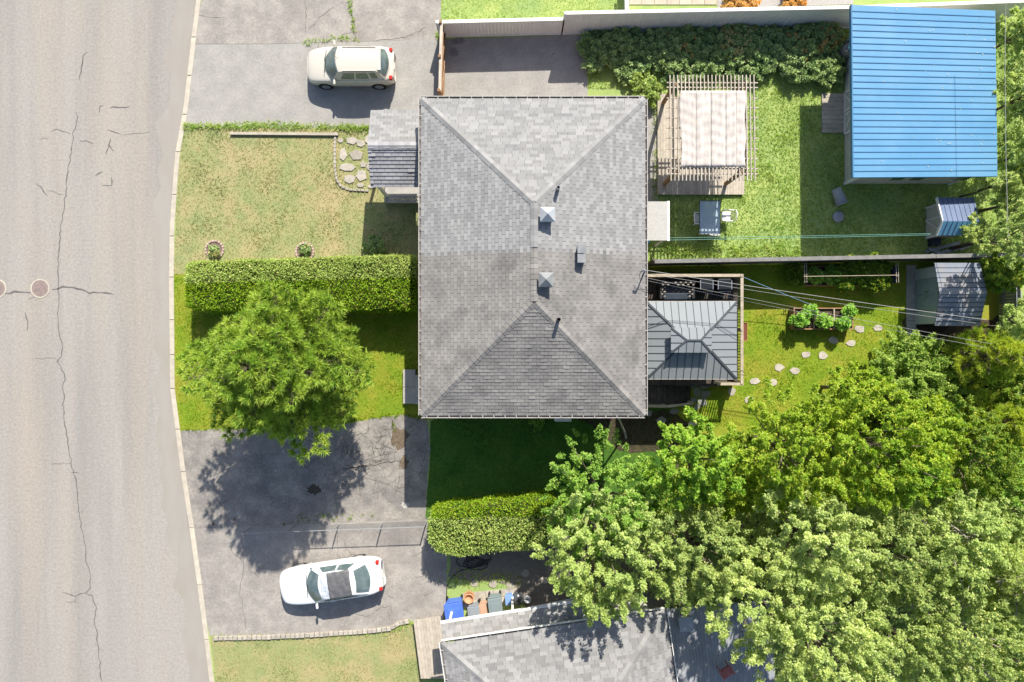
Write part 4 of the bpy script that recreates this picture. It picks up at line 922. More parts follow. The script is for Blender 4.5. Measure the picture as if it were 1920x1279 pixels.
part('box', MB().box(xs0,xs0+.02,ys0,ys1,1.0,1.2).box(xs1-.02,xs1,ys0,ys1,1.0,1.2).box(xs0+.02,xs1-.02,ys0,ys0+.02,1.0,1.2).box(xs0+.02,xs1-.02,ys1-.02,ys1,1.0,1.2).box(xs0,xs1,ys0,ys1,.97,.998), m_terra, t); part('soil', MB().box(xs0+.022,xs1-.022,ys0+.022,ys1-.022,1.0,1.16), M('red_soil', (.20,.07,.045), (.12,.05,.03), scale=20), t)
part('hook', MB().box(xs0-.05,xs0-.003,ys0+.2,ys0+.23,1.1,1.2).box(xs0-.05,xs0-.003,ys1-.23,ys1-.2,1.1,1.2), m_black, t)

# ---------------------------------------------------------------- raised beds and dark shed
def bed(name, label, pts, h, mats, divs):
    t = thing(name, label, 'raised bed', W((pts[0]+pts[2])/2, (pts[1]+pts[3])/2, 0)); x0, y0, x1, y1 = WX(pts[0],h), WY(pts[3],h), WX(pts[2],h), WY(pts[1],h)
    for k in range(2):
        za, zb = k*h/2+.004, (k+1)*h/2
        part('plank', MB().box(x0,x1,y0,y0+.05,za,zb), mats, t); part('plank', MB().box(x0,x1,y1-.05,y1,za,zb), mats, t); part('plank', MB().box(x0,x0+.05,y0+.052,y1-.052,za,zb), mats, t); part('plank', MB().box(x1-.05,x1,y0+.052,y1-.052,za,zb), mats, t)
    part('soil', MB().box(x0+.052,x1-.052,y0+.052,y1-.052,0,h-.1), m_soil, t)
    for f in divs: x = x0+(x1-x0)*f; part('divider', MB().box(x-.025,x+.025,y0+.052,y1-.052,h-.2,h+.005), m_rail, t)
    return t, (x0,y0,x1,y1)
bd1, B1 = bed('raised_bed', 'small three compartment raised bed in the sunny lawn', (1488,577,1600,618), .55, m_woodb, (.345,.68))
bd2, B2 = bed('raised_bed', 'long raised vegetable bed below the board fence', (1508,499,1657,536), .5, m_woodb, (.38,))
tr = thing('garden_trellis', 'frame of thin poles over the long vegetable bed', 'trellis', W(1600,515,0))
part('cross_pole', MB().tube([W(1507,518.5,1.5), W(1686,516,1.5)], .016, 6), m_rail, tr)
for x in (1509,1513,1681,1685): part('pole', MB().tube([W(x,530,1.35), W(x-1,493,1.4)], .013, 6), m_woodp, tr)
for x in (1511,1683): part('upright', MB().tube([W(x,518,0), W(x,518,1.5)], .016, 6), m_woodp, tr)
part('dark_cloth', MB().box(WX(1672,.1),WX(1683,.1),WY(530,.1),WY(500,.1),.0,.12), m_navyf, tr)
sh = thing('metal_shed', 'dark grey metal garden shed beside the vegetable beds', 'shed', W(1775,552,0))
sz, sr = 1.85, 2.2
x0, x1, y0, y1 = WX(1752,sz), WX(1837,sz), WY(611,sz), WY(493,sz); ym = WY(549, sr); bx = WX(1716); bx1 = x1-.1
part('wall', MB().add([(bx,y0+.1,0),(bx1,y0+.1,0),(bx1,y1-.1,0),(bx,y1-.1,0),(bx,y0+.1,sz-.03),(bx1,y0+.1,sz-.03),(bx1,y1-.1,sz-.03),(bx,y1-.1,sz-.03),(bx,ym,sr-.06),(bx1,ym,sr-.06)], [(0,1,5,4),(2,3,7,6),(1,2,6,9,5),(3,0,4,8,7)]), m_shedg, sh)
for k, (ya, yb) in enumerate(((ym-.72, ym-.006), (ym+.006, ym+.72))):
    dd = part('door', MB().box(bx-.035,bx-.005,ya,yb,.05,1.7), m_shedd, sh); yc = yb-.12 if k == 0 else ya+.12
    part('handle', MB().box(bx-.07,bx-.035,yc-.025,yc+.025,.85,1.1), m_steel, dd)
    part('panel_inset', MB().box(bx-.045,bx-.035,ya+.12,yb-.2,.2,.75).box(bx-.045,bx-.035,ya+.12,yb-.2,1.2,1.6), m_shedd, dd)
m_shp = M('pale_shed_panel', (.50,.52,.52), (.44,.46,.465), scale=2, rough=.5)
for ya, yb in ((y0+.11, ym-.74), (ym+.74, y1-.11)): part('front_panel', MB().box(bx-.02,bx-.003,ya,yb,.03,1.70), m_shp, sh)
part('door_track', MB().box(bx-.05,bx-.002,y0+.12,y1-.12,1.72,1.8), m_shedg, sh)
sr_ = part('roof', MB().add([(x0,y0,sz-.02),(x1,y0,sz-.02),(x1+.06,ym,sr-.02),(x0,ym,sr-.02),(x0,y1,sz-.02),(x1,y1,sz-.02)], [(0,1,2,3),(3,2,5,4)]), m_shedg, sh)
def hpan(A, B, Cc, Dd, n, mat, parent):       # panels running along the eave
    A, B, Cc, Dd = map(Vector, (A, B, Cc, Dd))
    for i in range(n):
        f0, f1 = i/n, (i+1)/n; a, b_ = A.lerp(Dd, f0), B.lerp(Cc, f0); c, e = A.lerp(Dd, f1), B.lerp(Cc, f1); u = Vector((0,0,1))
        q_ = part('roof_panel', MB().add([a+u*.026, b_+u*.026, e+u*.006, c+u*.006, a, b_], [(0,1,2,3),(4,5,1,0)]), mat, parent)
        if i: part('seam', MB().beam(a+u*.02, b_+u*.02, .03, .03), m_gazs, parent)
hpan((x0,y0,sz),(x1,y0,sz),(x1+.06,ym,sr),(x0,ym,sr),7,m_shedr,sr_); hpan((x0,y1,sz),(x1,y1,sz),(x1+.06,ym,sr),(x0,ym,sr),6,m_shedr,sr_)
part('ridge_trim', MB().beam((x0,ym,sr+.02),(x1+.06,ym,sr+.02),.12,.03), m_shedg, sr_)

# ---------------------------------------------------------------- lower neighbour house
LA = math.radians(8.4); lu = Vector((math.cos(LA), math.sin(LA), 0)); lv = Vector((math.sin(LA), -math.cos(LA), 0)); LZ = 3.1
Q0 = W(828,1206,LZ); Lw = (W(1246,1142,LZ)-Q0).dot(lu); Ld = 8.6
def LP(a, b, z): return Q0 + lu*a + lv*b + Vector((0,0,z-LZ))
nh = thing('lower_house', 'grey shingled house at the bottom edge of the picture', 'house', LP(Lw/2, Ld/2, 0))
part('wall', MB().prism([LP(.45,.45,0), LP(Lw-.45,.45,0), LP(Lw-.45,Ld-.45,0), LP(.45,Ld-.45,0)], 0, LZ-.1), m_cream, nh)
a0, a1, a2, a3 = LP(0,0,LZ), LP(Lw,0,LZ), LP(Lw,Ld,LZ), LP(0,Ld,LZ); hh = Ld/2; e0, e1 = LP(hh,hh,LZ+hh*.3), LP(Lw-hh,hh,LZ+hh*.3)
nr = part('roof', MB().add([a0,a1,a2,a3,e0,e1], [(0,1,5,4),(1,2,5),(2,3,4,5),(3,0,4),(0,3,2,1)]), m_roofu, nh)
shingles([a0,a1,e1,e0], .34, .15, m_shC, nr, nsep=180, seed=11, jit=.2); shingles([a1,a2,e1], .34, .15, m_shC, nr, nsep=50, seed=12, jit=.2); shingles([a3,a0,e0], .34, .15, m_shC, nr, nsep=50, seed=13, jit=.2); shingles([a2,a3,e0,e1], .34, .15, m_shC, nr, nsep=0, seed=14, jit=.2)
for a, b in ((a0,e0),(a1,e1),(a2,e1),(a3,e0),(e0,e1)): caps(a+up, b+up, m_shC, nr, step=.28)
dn = Vector((0,0,-.04))
gutter(a1+dn, a0+dn, nh, 16, mat=m_white); gutter(a0+dn, a3+dn, nh, 14, mat=m_white); gutter(a2+dn, a1+dn, nh, 14, mat=m_white)
# lean-to strip roof in front of it
CZ0, CZ1 = 2.35, 2.75
c0, c1, c2, c3 = W(826,1170,CZ0), W(1096,1128,CZ0), W(1092,1162,CZ1), W(832,1202,CZ1)
lt = thing('lean_to_roof', 'narrow shingled lean-to roof along the lower house', 'roof', (c0+c1)/2*1.0 - Vector((0,0,CZ0)))
lr = part('deck_sheet', MB().add([c0-Vector((0,0,.02)),c1-Vector((0,0,.02)),c2-Vector((0,0,.02)),c3-Vector((0,0,.02)),c0-Vector((0,0,.1)),c1-Vector((0,0,.1)),c2-Vector((0,0,.1)),c3-Vector((0,0,.1))], [(0,1,2,3),(7,6,5,4),(0,4,5,1),(1,5,6,2),(2,6,7,3),(3,7,4,0)]), m_roofu, lt)
shingles([c0,c1,c2,c3], .34, .15, m_shC, lr, nsep=80, seed=15, jit=.2)
part('edge_gutter', MB().beam(c0+Vector((-.0,.06,-.03)), c1+Vector((0,.06,-.03)), .10, .09), m_white, lt); part('edge_trim', MB().beam(c1+Vector((.04,.02,0)), c2+Vector((.04,0,0)), .08, .1), m_white, lt)
for f in (.06, .5, .94): p = c0.lerp(c1, f); part('post', MB().box(p.x-.05,p.x+.05,p.y-.12,p.y-.02,0,CZ0-.1), m_white, lt)
fr = thing('white_pipe_frame', 'white painted frame rails above the gravel bed', 'frame', W(1040,1132,0))
for (p, q) in (((992,1140),(1092,1120)),((1000,1152),(1092,1135)),((1092,1119),(1096,1152))): part('rail', MB().beam(W(*p,1.2), W(*q,1.2), .07, .06), m_whitev, fr)
for p in ((994,1141),(1092,1121),(1095,1146)): part('upright', MB().beam(W(*p,0)*1.0, W(*p,1.2), .06, .06), m_whitev, fr)
# decks of the lower house
m_deckg = m_woodg
ld = thing('left_porch_deck', 'pale plank porch left of the lower house', 'deck', W(800,1230,0))
for i in range(10):
    f = i/10; xt, xb = 775+i*5.6, 789+i*5.6; part('deck_board', MB().prism(pxpoly([(xt,1163-i*.8),(xt+5.3,1162.2-i*.8),(xb+5.3,1272),(xb,1273)], .35), .31, .35), m_woodp, ld)
part('joists', MB().prism(pxpoly([(777,1166),(828,1160),(842,1268),(790,1270)], .2), 0, .30), m_woodd, ld)
rd = thing('right_deck', 'blue grey plank deck right of the lower house', 'deck', W(1320,1220,0))
for i in range(34):
    x = 1238+i*6.0; part('deck_board', MB().prism(pxpoly([(x,1142-i*.5),(x+5.7,1141.5-i*.5),(x+22,1330),(x+16.3,1330)], .4), .36, .40), m_deckg, rd)
part('joists', MB().prism(pxpoly([(1242,1146),(1436,1132),(1452,1325),(1260,1325)], .3), 0, .35), m_woodd, rd)
c = W(1357,1252,.4); t = thing('red_chair', 'faded red plastic garden chair on the blue grey deck', 'chair', c)
Mx = Matrix.Translation(c) @ Matrix.Rotation(-1.0, 4, 'Z'); m_redc = M('faded_red_plastic', (.42,.15,.13), (.36,.12,.11), scale=5, rough=.5)
def P_(nm, mb, mt=m_redc, **k): mb.v = [tuple(Mx @ Vector(v)) for v in mb.v]; return part(nm, mb, mt, t, **k)
P_('seat', MB().box(-.24,.24,-.24,.24,.40,.43), bevel=.03)
for sx in (-.22,.22):
    for sy in (-.22,.22): P_('leg', MB().tube([(sx*1.1,sy*1.1,0),(sx,sy,.40)], .024, 6))
for i in range(5): y = -.2+i*.1; P_('back_slat', MB().beam((-.25,y,.44), (-.40,y*1.1,.88), .075, .02))
for sy in (-.28,.28): P_('armrest', MB().tube([(-.32,sy,.64),(.2,sy,.62),(.22,sy,.42)], .03, 6))
t = thing('storage_box', 'pale blue grey storage box at the deck corner', 'box', W(1282,1163,.4)); p = W(1282,1163,.4); part('case', MB().obox(p, .62, .62, .4, .85, .1), M('pale_blue_box', (.34,.38,.46), rough=.5), t, bevel=.03); part('lid', MB().obox(p, .66, .66, .852, .90, .1), M('pale_blue_lid', (.38,.42,.50), rough=.5), t, bevel=.02)
# bins along the lower house
gp_ = 'bins beside the lower house'
bin_('wheeled_bin', 'large bright blue wheeled recycling bin', 855, 1133, .80, .82, 1.05, M('blue_bin', (.08,.17,.60), (.07,.15,.54), scale=3, rough=.4), .14, None, gp_)
bin_('wheeled_bin', 'small grey wheeled bin with a square lid panel', 890, 1137, .52, .55, .8, M('slate_bin', (.24,.265,.30), rough=.5), .10, None, gp_)
bin_('wheeled_bin', 'small tan brown compost bin between two grey bins', 908, 1134, .40, .58, .75, M('tan_bin', (.48,.30,.21), rough=.5), .10, None, gp_)
bin_('wheeled_bin', 'large dark grey green wheeled bin', 930, 1124, .60, .78, 1.0, M('dark_bin', (.20,.25,.265), rough=.5), .14, None, gp_)
c = W(955,1118,0); t = thing('blue_crate', 'small blue recycling crate beside the black bag', 'crate', c); part('crate_wall', MB().obox(c, .34, .42, .0, .45, .1, .8), M('blue_crate', (.16,.29,.62), rough=.45), t, bevel=.02); part('rim', MB().obox(c, .38, .46, .45, .49, .1), M('blue_crate_rim', (.20,.33,.66), rough=.45), t, bevel=.01)
def lumpy(c, r, mat, nm, t, seed, sq=.8):
    g = random.Random(seed); b = MB(); n, m = 14, 8
    for j in range(m+1):
        th = PI*j/m
        for k in range(n): ph = 2*PI*k/n; rr_ = r*g.uniform(.86,1.08); b.v.append((c.x+rr_*math.sin(th)*math.cos(ph), c.y+rr_*math.sin(th)*math.sin(ph), c.z+r*sq+rr_*sq*math.cos(th)))
    b.f = [(j*n+k, (j+1)*n+k, (j+1)*n+(k+1)%n, j*n+(k+1)%n) for j in range(m) for k in range(n)]
    return part(nm, b, mat, t, True)
c = W(971,1118,0); t = thing('rubbish_bag', 'black rubbish bag leaning beside the bins', 'bag', c); lumpy(c, .32, M('bag_film', (.07,.075,.085), rough=.3, spec=.6, fine=.1), 'bag', t, 1); part('knot', MB().lathe([(.03,.5),(.06,.56),(.02,.6)], c, 8), m_black, t)
c = W(880,1117,0); t = thing('orange_pot', 'orange brown flower pot behind the blue bin', 'pot', c); part('pot', MB().lathe([(.16,0),(.22,.35),(.24,.36),(.24,.42),(.19,.42),(.17,.3)], c, 16), M('orange_clay', (.52,.28,.15), rough=.7), t, True); part('saucer', MB().lathe([(.22,.0),(.25,.04)], c, 16), M('clay_saucer', (.46,.24,.13), rough=.7), t)
c = W(989,1120,0); t = thing('grey_bucket', 'small grey bucket right of the black bag', 'bucket', c); part('body', MB().lathe([(.13,0),(.17,.33),(.15,.33),(.12,.05)], c, 16), m_bing, t, True); part('handle', MB().tube([c+Vector((-.17,0,.32)), c+Vector((-.12,.1,.36)), c+Vector((.12,.1,.36)), c+Vector((.17,0,.32))], .01, 5), m_steel, t)
# garden hose
r = random.Random(5); hp = []
for k in range(5):
    rx_, ry_ = r.uniform(14,24), r.uniform(6,12); cx_, cy_ = 888+r.uniform(-12,12), 1052+r.uniform(-5,7)
    hp += [W(cx_+rx_*math.cos(a), cy_+ry_*math.sin(a), .03+.01*k) for a in np.linspace(0, 2*PI, 16)]
tag(link('garden_hose', mesh_of('garden_hose', MB().tube([W(836,1140,.03), W(838,1100,.03), W(845,1085,.03), W(862,1070,.03)] + hp, .018, 6), m_wireb, True)), 'tangled dark garden hose on the gravel by the hedge', 'hose')

# ---------------------------------------------------------------- cars
def patch(b, t, nu, nv, u0=-1, u1=1, v0=0, v1=1, off=0.0, bulge=0.0):
    """ruled surface between curves b(u) and t(u), offset along its normal"""
    G_ = []
    for j in range(nv+1):
        for i in range(nu+1):
            u = u0+(u1-u0)*i/nu; v = v0+(v1-v0)*j/nv
            f = lambda u, v: Vector(b(u)).lerp(Vector(t(u)), v)
            p = f(u, v); n = (f(u+.01, v)-f(u-.01, v)).cross(f(u, min(v+.01,1))-f(u, max(v-.01,0))).normalized()
            G_.append((p, n))
    c = sum((p for p, _ in G_), Vector())/len(G_)
    m = MB(); 
    for k, (p, n) in enumerate(G_):
        if n.dot(p-Vector((c.x*.0+p.x*0+2.2, 0, .9))) < 0: n = -n
        j, i = divmod(k, nu+1); bu = bulge*math.sin(PI*j/nv)
        m.v.append(tuple(p+n*(off+bu)))
    m.f = [(j*(nu+1)+i, j*(nu+1)+i+1, (j+1)*(nu+1)+i+1, (j+1)*(nu+1)+i) for j in range(nv) for i in range(nu)]
    return m
def car(label, loc, ang, S):
    t = thing('parked_car', label, 'car', loc, 'cars parked on the driveways'); L = S['L']
    Mx = Matrix.Translation(Vector(loc)) @ Matrix.Rotation(ang, 4, 'Z') @ Matrix.Translation((-L/2, 0, 0))
    def P(nm, mb, mat, par=None, **k):
        mb.v = [tuple(Mx @ Vector(v)) for v in mb.v]; return part(nm, mb, mat, par or t, **k)
    b = MB(); st_ = S['st']; prof = lambda w, s, nose: [(.80,.20),(.955,.26),(1.0,.48),(.99,s-.14),(.955,s-.04),(.86,s),(.5,s+.035),(0,s+.05)]
    for x, w, s in st_:
        h = [(y*w, z) for y, z in prof(w, s, 0)]; ring = h + [(-y, z) for y, z in reversed(h[:-1])]
        b.v += [(x, y, z) for y, z in ring]
    n = 15
    for i in range(len(st_)-1): b.f += [(i*n+k, i*n+k+1, (i+1)*n+k+1, (i+1)*n+k) for k in range(n-1)]
    b.f += [tuple(range(n)), tuple((len(st_)-1)*n+k for k in reversed(range(n)))]
    body = P('body', b, S['paint'], smooth=True, sub=1)
    C = S['cab']   # cabin corners
    wb = lambda u: (C['wb'] + C['wc']*u*u, u*C['yb'], C['zb'] - .02*u*u); wt = lambda u: (C['rf'] + C['rc']*u*u, u*C['yr'], C['zr'] - .045*u*u)
    rt = lambda u: (C['rr'] - C['rc']*.6*u*u, u*C['yr']*.97, C['zr'] - .02 - .045*u*u); rb = lambda u: (C['rb'] - C['wc']*.6*u*u, u*C['yb']*.93, C['zb']+.03 - .02*u*u)
    def side(sg):
        A, B = Vector(wb(sg)), Vector(rb(sg)); D, E = Vector(wt(sg)), Vector(rt(sg))
        return (lambda u: A.lerp(B, (u+1)/2) + Vector((0, sg*.03*(1-u*u), 0))), (lambda u: D.lerp(E, (u+1)/2) + Vector((0, sg*.03*(1-u*u), .02*(1-u*u))))
    cab = MB()
    for m in (patch(wb, wt, 10, 5), patch(rb, rt, 10, 5), patch(wt, rt, 10, 8, bulge=.0)): cab.add(m.v, m.f)
    for sg in (-1, 1): sb, stp = side(sg); m = patch(sb, stp, 10, 4); cab.add(m.v, m.f)
    cb_ = P('cabin', cab, S['paint'], smooth=True)
    P('windscreen', patch(wb, wt, 10, 6, -.94, .94, .06, .93, .008, .012), m_glass, smooth=True)
    P('rear_window', patch(rb, rt, 10, 6, -.86, .86, .10, .88, .008, .012), m_glass, smooth=True)
    for sg in (-1, 1):
        sb, stp = side(sg)
        for (ua, ub_) in S['win']: P('side_window', patch(sb, stp, 6, 4, ua, ub_, .10, .84, .008, .004), m_glass, smooth=True)
        P('mirror', MB().box(S['mir'], S['mir']+.10, sg*(C['yb']+.02) if sg > 0 else -(C['yb']+.25), (C['yb']+.25) if sg > 0 else -(C['yb']+.02), C['zb']-.02, C['zb']+.12), S['paint'], bevel=.035)
        for wx_ in S['wheels']:
            P('wheel_arch', MB().lathe([(.345,-.01),(.345,.012)], (wx_, sg*(S['hw']-.012-S.get('wi',0)), .33), 22, 'y'), m_tyre)
            wl = P('wheel', MB().lathe([(.20,-.10),(.30,-.10),(.315,-.06),(.315,.02),(.29,.035),(.20,.03)], (wx_, sg*(S['hw']-.03-S.get('wi',0)) , .315), 22, 'y', 0 if sg > 0 else PI), m_tyre, smooth=True)
            P('rim', MB().lathe([(.205,.0),(.205,.034),(.06,.045)], (wx_, sg*(S['hw']-.03-S.get('wi',0)), .315), 18, 'y', 0 if sg > 0 else PI), m_steel, wl)
        x, w, s = st_[1]; P('headlight', MB().add([(x-.03, sg*w*.62, s-.03),(x+.32, sg*(w*1.07), s+.02),(x+.14, sg*(w*1.10), s-.17),(x-.04, sg*w*.80, s-.17)], [(0,1,2,3)]), m_lamp)
        hx = st_[-2]; P('tail_light', MB().box(hx[0]-.10, hx[0]+.05, sg*(hx[1]*.86)-.09, sg*(hx[1]*.86)+.09, hx[2]-.16, hx[2]+.035), m_red, bevel=.03)
        P('door_handle', MB().box(S['wheels'][0]+1.35, S['wheels'][0]+1.53, sg*(S['hw']+.003)-.015, sg*(S['hw']+.003)+.015, .80, .83), S['paint'])
    P('number_plate', MB().box(L-.005, L+.012, -.16, .16, .55, .68), m_white)
    P('wiper', MB().beam((C['wb']+.02,-.45,C['zb']+.045),(C['wb']+.10,.1,C['zb']+.10),.02,.02).beam((C['wb']+.02,.1,C['zb']+.045),(C['wb']+.14,.55,C['zb']+.10),.02,.02), m_black)
    for p_ in S.get('extra', []): P(*p_)
    return t, P, body
HB = dict(L=4.0, hw=.84, paint=m_champ, wheels=(.78,3.24), mir=1.30, win=((-.72,-.18),(-.10,.42),(.52,.80)),
  st=[(0,.50,.60),(.06,.66,.68),(.20,.76,.75),(.55,.82,.84),(1.0,.84,.93),(1.7,.845,.95),(2.5,.845,.97),(3.2,.84,.99),(3.66,.81,.99),(3.9,.73,.93),(4.0,.60,.80)],
  cab=dict(wb=.86,wc=.42,yb=.755,zb=.985,rf=1.52,rc=.10,yr=.57,zr=1.50,rr=3.42,rb=3.86))
hb_c = Vector((-7.40, 12.62, .004))
t, P, bd = car('champagne hatchback parked facing the road', hb_c, 0, HB)
for sg in (-1, 1): P('roof_rail', MB().beam((1.8,sg*.535,1.472),(3.3,sg*.525,1.462),.03,.03), m_champ)
P('spoiler', MB().box(3.34,3.52,-.50,.50,1.435,1.465), m_champ, bevel=.02)
P('aerial', MB().tube([(1.65,.05,1.48),(1.5,.05,1.6)], .006, 5), m_black)
CP = dict(L=4.75, hw=.89, wi=.05, paint=m_carw, wheels=(.92,3.68), mir=1.62, win=((-.74,-.02),(.06,.70)),
  st=[(0,.46,.58),(.07,.68,.66),(.24,.80,.73),(.7,.87,.81),(1.25,.89,.88),(2.0,.895,.90),(3.0,.895,.92),(3.8,.89,.95),(4.35,.83,.97),(4.65,.70,.92),(4.75,.56,.78)],
  cab=dict(wb=1.28,wc=.36,yb=.80,zb=.935,rf=2.0,rc=.10,yr=.57,zr=1.36,rr=3.55,rb=4.32))
cc = W(621,1090,.7); cc.z = .004
t, P, bd = car('white two door car with a sheet over its roof', cc, math.radians(8.4), CP)
# sheet on the roof
sht = thing('roof_sheet', 'crumpled dark and silver sheet tied over the roof of the white car', 'sheet', cc + Vector((0,0,1.36)))
Mx = Matrix.Translation(cc) @ Matrix.Rotation(math.radians(8.4), 4, 'Z') @ Matrix.Translation((-CP['L']/2, 0, 0))
for nm, xa_, xb_, mt in (('dark_sheet',2.40,3.42,m_tarp), ('silver_strip',2.08,2.41,m_tarpb)):
    g = random.Random(nm); b = MB(); nx, ny = 14, 20
    for j in range(ny+1):
        for i in range(nx+1):
            u = i/nx; v = -1+2*j/ny; x = xa_+(xb_-xa_)*u; y = v*.62; z = 1.385-.075*v*v + .012*g.uniform(-1,1) + .01*math.sin(x*17+v*4) - (.03 if abs(v) > .93 else 0)
            b.v.append(tuple(Mx @ Vector((x, y, z))))
    b.f = [(j*(nx+1)+i, j*(nx+1)+i+1, (j+1)*(nx+1)+i+1, (j+1)*(nx+1)+i) for j in range(ny) for i in range(nx)]
    part(nm, b, mt, sht, True).modifiers.new('t', 'SOLIDIFY').thickness = .01

# ---------------------------------------------------------------- cables and cords
def sag(p, q, s, n=14): return [p.lerp(q, k/n) - Vector((0,0,s*4*(k/n)*(1-k/n))) for k in range(n+1)]
for (lb, p, q, r_, m, s) in (('thick twisted power cable crossing above the metal shed', W(1206,506,5.0), W(1850,600,5.2), .011, m_wire, .25), ('thinner cable below the twisted power cable', W(1206,512,4.9), W(1830,606,4.9), .007, m_wire, .3),
    ('upper of two thin cables right of the metal shed', W(1206,520,4.7), W(1860,645,4.4), .0065, m_wire, .35), ('lower of two thin cables right of the metal shed', W(1207,525,4.6), W(1850,652,4.3), .0065, m_wire, .35), ('vertical wire along the right edge of the picture', W(1886,-10,5), W(1891,450,5), .011, m_wire, .1)):
    tag(link('power_cable', mesh_of('power_cable', MB().tube(sag(p, q, s), r_, 6), m)), lb, 'cable', 'overhead cables')
for k, dy in enumerate((0, 4.2)): tag(link('clothesline', mesh_of('clothesline', MB().tube(sag(W(1253,446+dy,2.2), W(1745,438+dy*.6,2.0), .08), .006, 5), m_teal)), ('upper' if k == 0 else 'lower') + ' teal clothesline across the neighbour yard', 'clothesline', 'clotheslines')
tag(link('blue_rope', mesh_of('blue_rope', MB().tube(sag(W(1395,520,1.7), W(1522,572,.9), .05), .012, 5), M('blue_rope', (.16,.28,.42), rough=.7))), 'pale blue rope from the deck rail to the raised bed', 'rope')
sm = thing('service_mast', 'service mast with cable loops at the roof edge', 'mast', W(1208,505,4.3))
part('pipe', MB().tube([W(1209,508,4.0), W(1209,508,5.1)], .03, 8), m_vent, sm); part('weather_head', MB().tube([W(1209,508,5.1), W(1206,506,5.18), W(1203,508,5.12)], .05, 8), m_vent, sm); part('drip_loop', MB().tube([W(1203,508,5.1), W(1199,515,4.8), W(1201,528,4.75), W(1206,512,5.0)], .014, 6), m_wireb, sm)

# ---------------------------------------------------------------- planting
def rosettes(C, Nrm, k, L, g, mat_w=.55, tilt=.45):
    n = len(C); Cr = np.repeat(C, k, 0); Nr = np.repeat(Nrm, k, 0)
    R = g.normal(size=(n*k, 3)); T = unit(R - (R*Nr).sum(1, keepdims=True)*Nr)
    D = unit(T + Nr*g.uniform(-.1, tilt*2, (n*k, 1)) + g.normal(0, .25, (n*k, 3)) - np.array([0,0,.12]))
    ln = L*g.uniform(.65, 1.25, n*k)
    return kites(Cr + T*L*.15, D, Nr + g.normal(0, .3, (n*k, 3)), ln, ln*mat_w)
def lump(d, seed):
    s = seed*1.7
    return .5*np.sin(d[:,0]*3.1+s)*np.cos(d[:,1]*2.7-s) + .5*np.sin(d[:,2]*4.3+d[:,0]*2.2+s*.5)
def crown_pts(c, r, rz, nc, per, cr, g, seed, low=-.35):
    per = int(per*.64); cr = cr*.66; m_ = int(nc*2.8); i_ = np.arange(m_)+.5; z_ = 1-(1-low)*i_/m_; a_ = i_*2.399963; d = unit(np.column_stack([np.sqrt(1-z_*z_)*np.cos(a_), np.sqrt(1-z_*z_)*np.sin(a_), z_]) + g.normal(0, .16, (m_, 3)))
    rad = (1 + .26*lump(d, seed)) * g.uniform(.30, 1.06, len(d))**.55
    K = np.array(c) + d*rad[:,None]*np.array([r, r, rz]); cs = cr*g.uniform(.6, 1.25, len(d))
    n = len(d)*per; dd = np.repeat(d, per, 0); cz = np.repeat(cs, per)[:,None]
    ax = np.repeat(unit(d*.75 + np.array([0,0,.45]) + g.normal(0, .3, d.shape)), per, 0)
    t_ = g.uniform(0, 1, (n, 1))**.8; q = g.normal(size=(n, 3)); q = unit(q - (q*ax).sum(1, keepdims=True)*ax)
    P = np.repeat(K, per, 0) + ax*cz*(t_*2.0-.7) + q*cz*.62*(1.08-t_)*g.uniform(.3, 1.05, (n, 1))
    N = unit(q*.6 + ax*.55 + np.array([0,0,.45]) + g.normal(0, .25, q.shape))
    return P, N, K
def tree(name, label, px, py, zc, r, rz, mat, per=42, nc=60, leaf=.15, cr=.55, seed=1, group=None, cat='tree', k=6, bark=None, base=None, mw=.55, low=-.12):
    g = np.random.default_rng(seed); c = W(px, py, zc); b0 = base or (c.x, c.y, 0)
    t = thing(name, label, cat, b0, group); P, N, K = crown_pts(c, r, rz, nc, per, cr, g, seed, low)
    P[:,2] = np.maximum(P[:,2], .05)
    rr_ = random.Random(seed); b = MB(); top = c + Vector((0,0,rz*.35)); B = Vector(b0); tr_ = .035*r+.03
    b.tube([B, B.lerp(top,.35)+Vector((rr_.uniform(-.1,.1),rr_.uniform(-.1,.1),0)), B.lerp(top,.7), top], [tr_*1.3, tr_, tr_*.7, tr_*.3], 8)
    part('trunk', b, bark or m_bark, t, True)
    b = MB()
    for q in K[::max(1, len(K)//16)]:
        q = Vector(q); s = B.lerp(top, rr_.uniform(.4,.8)); md = s.lerp(q,.55)+Vector((0,0,.12*r)); b.tube([s, md, q], [tr_*.42, tr_*.25, tr_*.08], 5)
    part('limbs', b, bark or m_bark, t, True)
    V, F = rosettes(P, N, k, leaf*.77, g, mw); nppart('crown', V, F, mat, t); return t
def bush(name, label, px, py, r, h, mat, seed, group=None, leaf=.11, dens=1.0, cat='bush', flowers=None, z0=0):
    g = np.random.default_rng(seed); c = W(px, py, z0+h*.5); t = thing(name, label, cat, (c.x, c.y, z0), group)
    P, N, K = crown_pts((c.x, c.y, z0+h*.45), r*.8, h*.45, max(6, int(18*dens*r)), int(34*dens), r*.34, g, seed, -.2); P[:,2] = np.maximum(P[:,2], z0+.03)
    V, F = rosettes(P, N, 5, leaf, g); nppart('leaves', V, F, mat, t)
    b = MB()
    for q in K[::3]: b.tube([(c.x, c.y, z0), tuple(q)], [.02, .008], 4)
    part('stems', b, m_bark, t)
    if flowers:
        fm, nf = flowers; d = unit(g.normal(size=(nf, 3))); d[:,2] = abs(d[:,2])+.5; d = unit(d); Pf = np.array([c.x, c.y, z0+h*.5]) + d*np.array([r*.95, r*.95, h*.58])
        V, F = rosettes(Pf, d, 6, leaf*1.1, g, .6, .3); nppart('blossoms', V, F, fm, t)
    return t

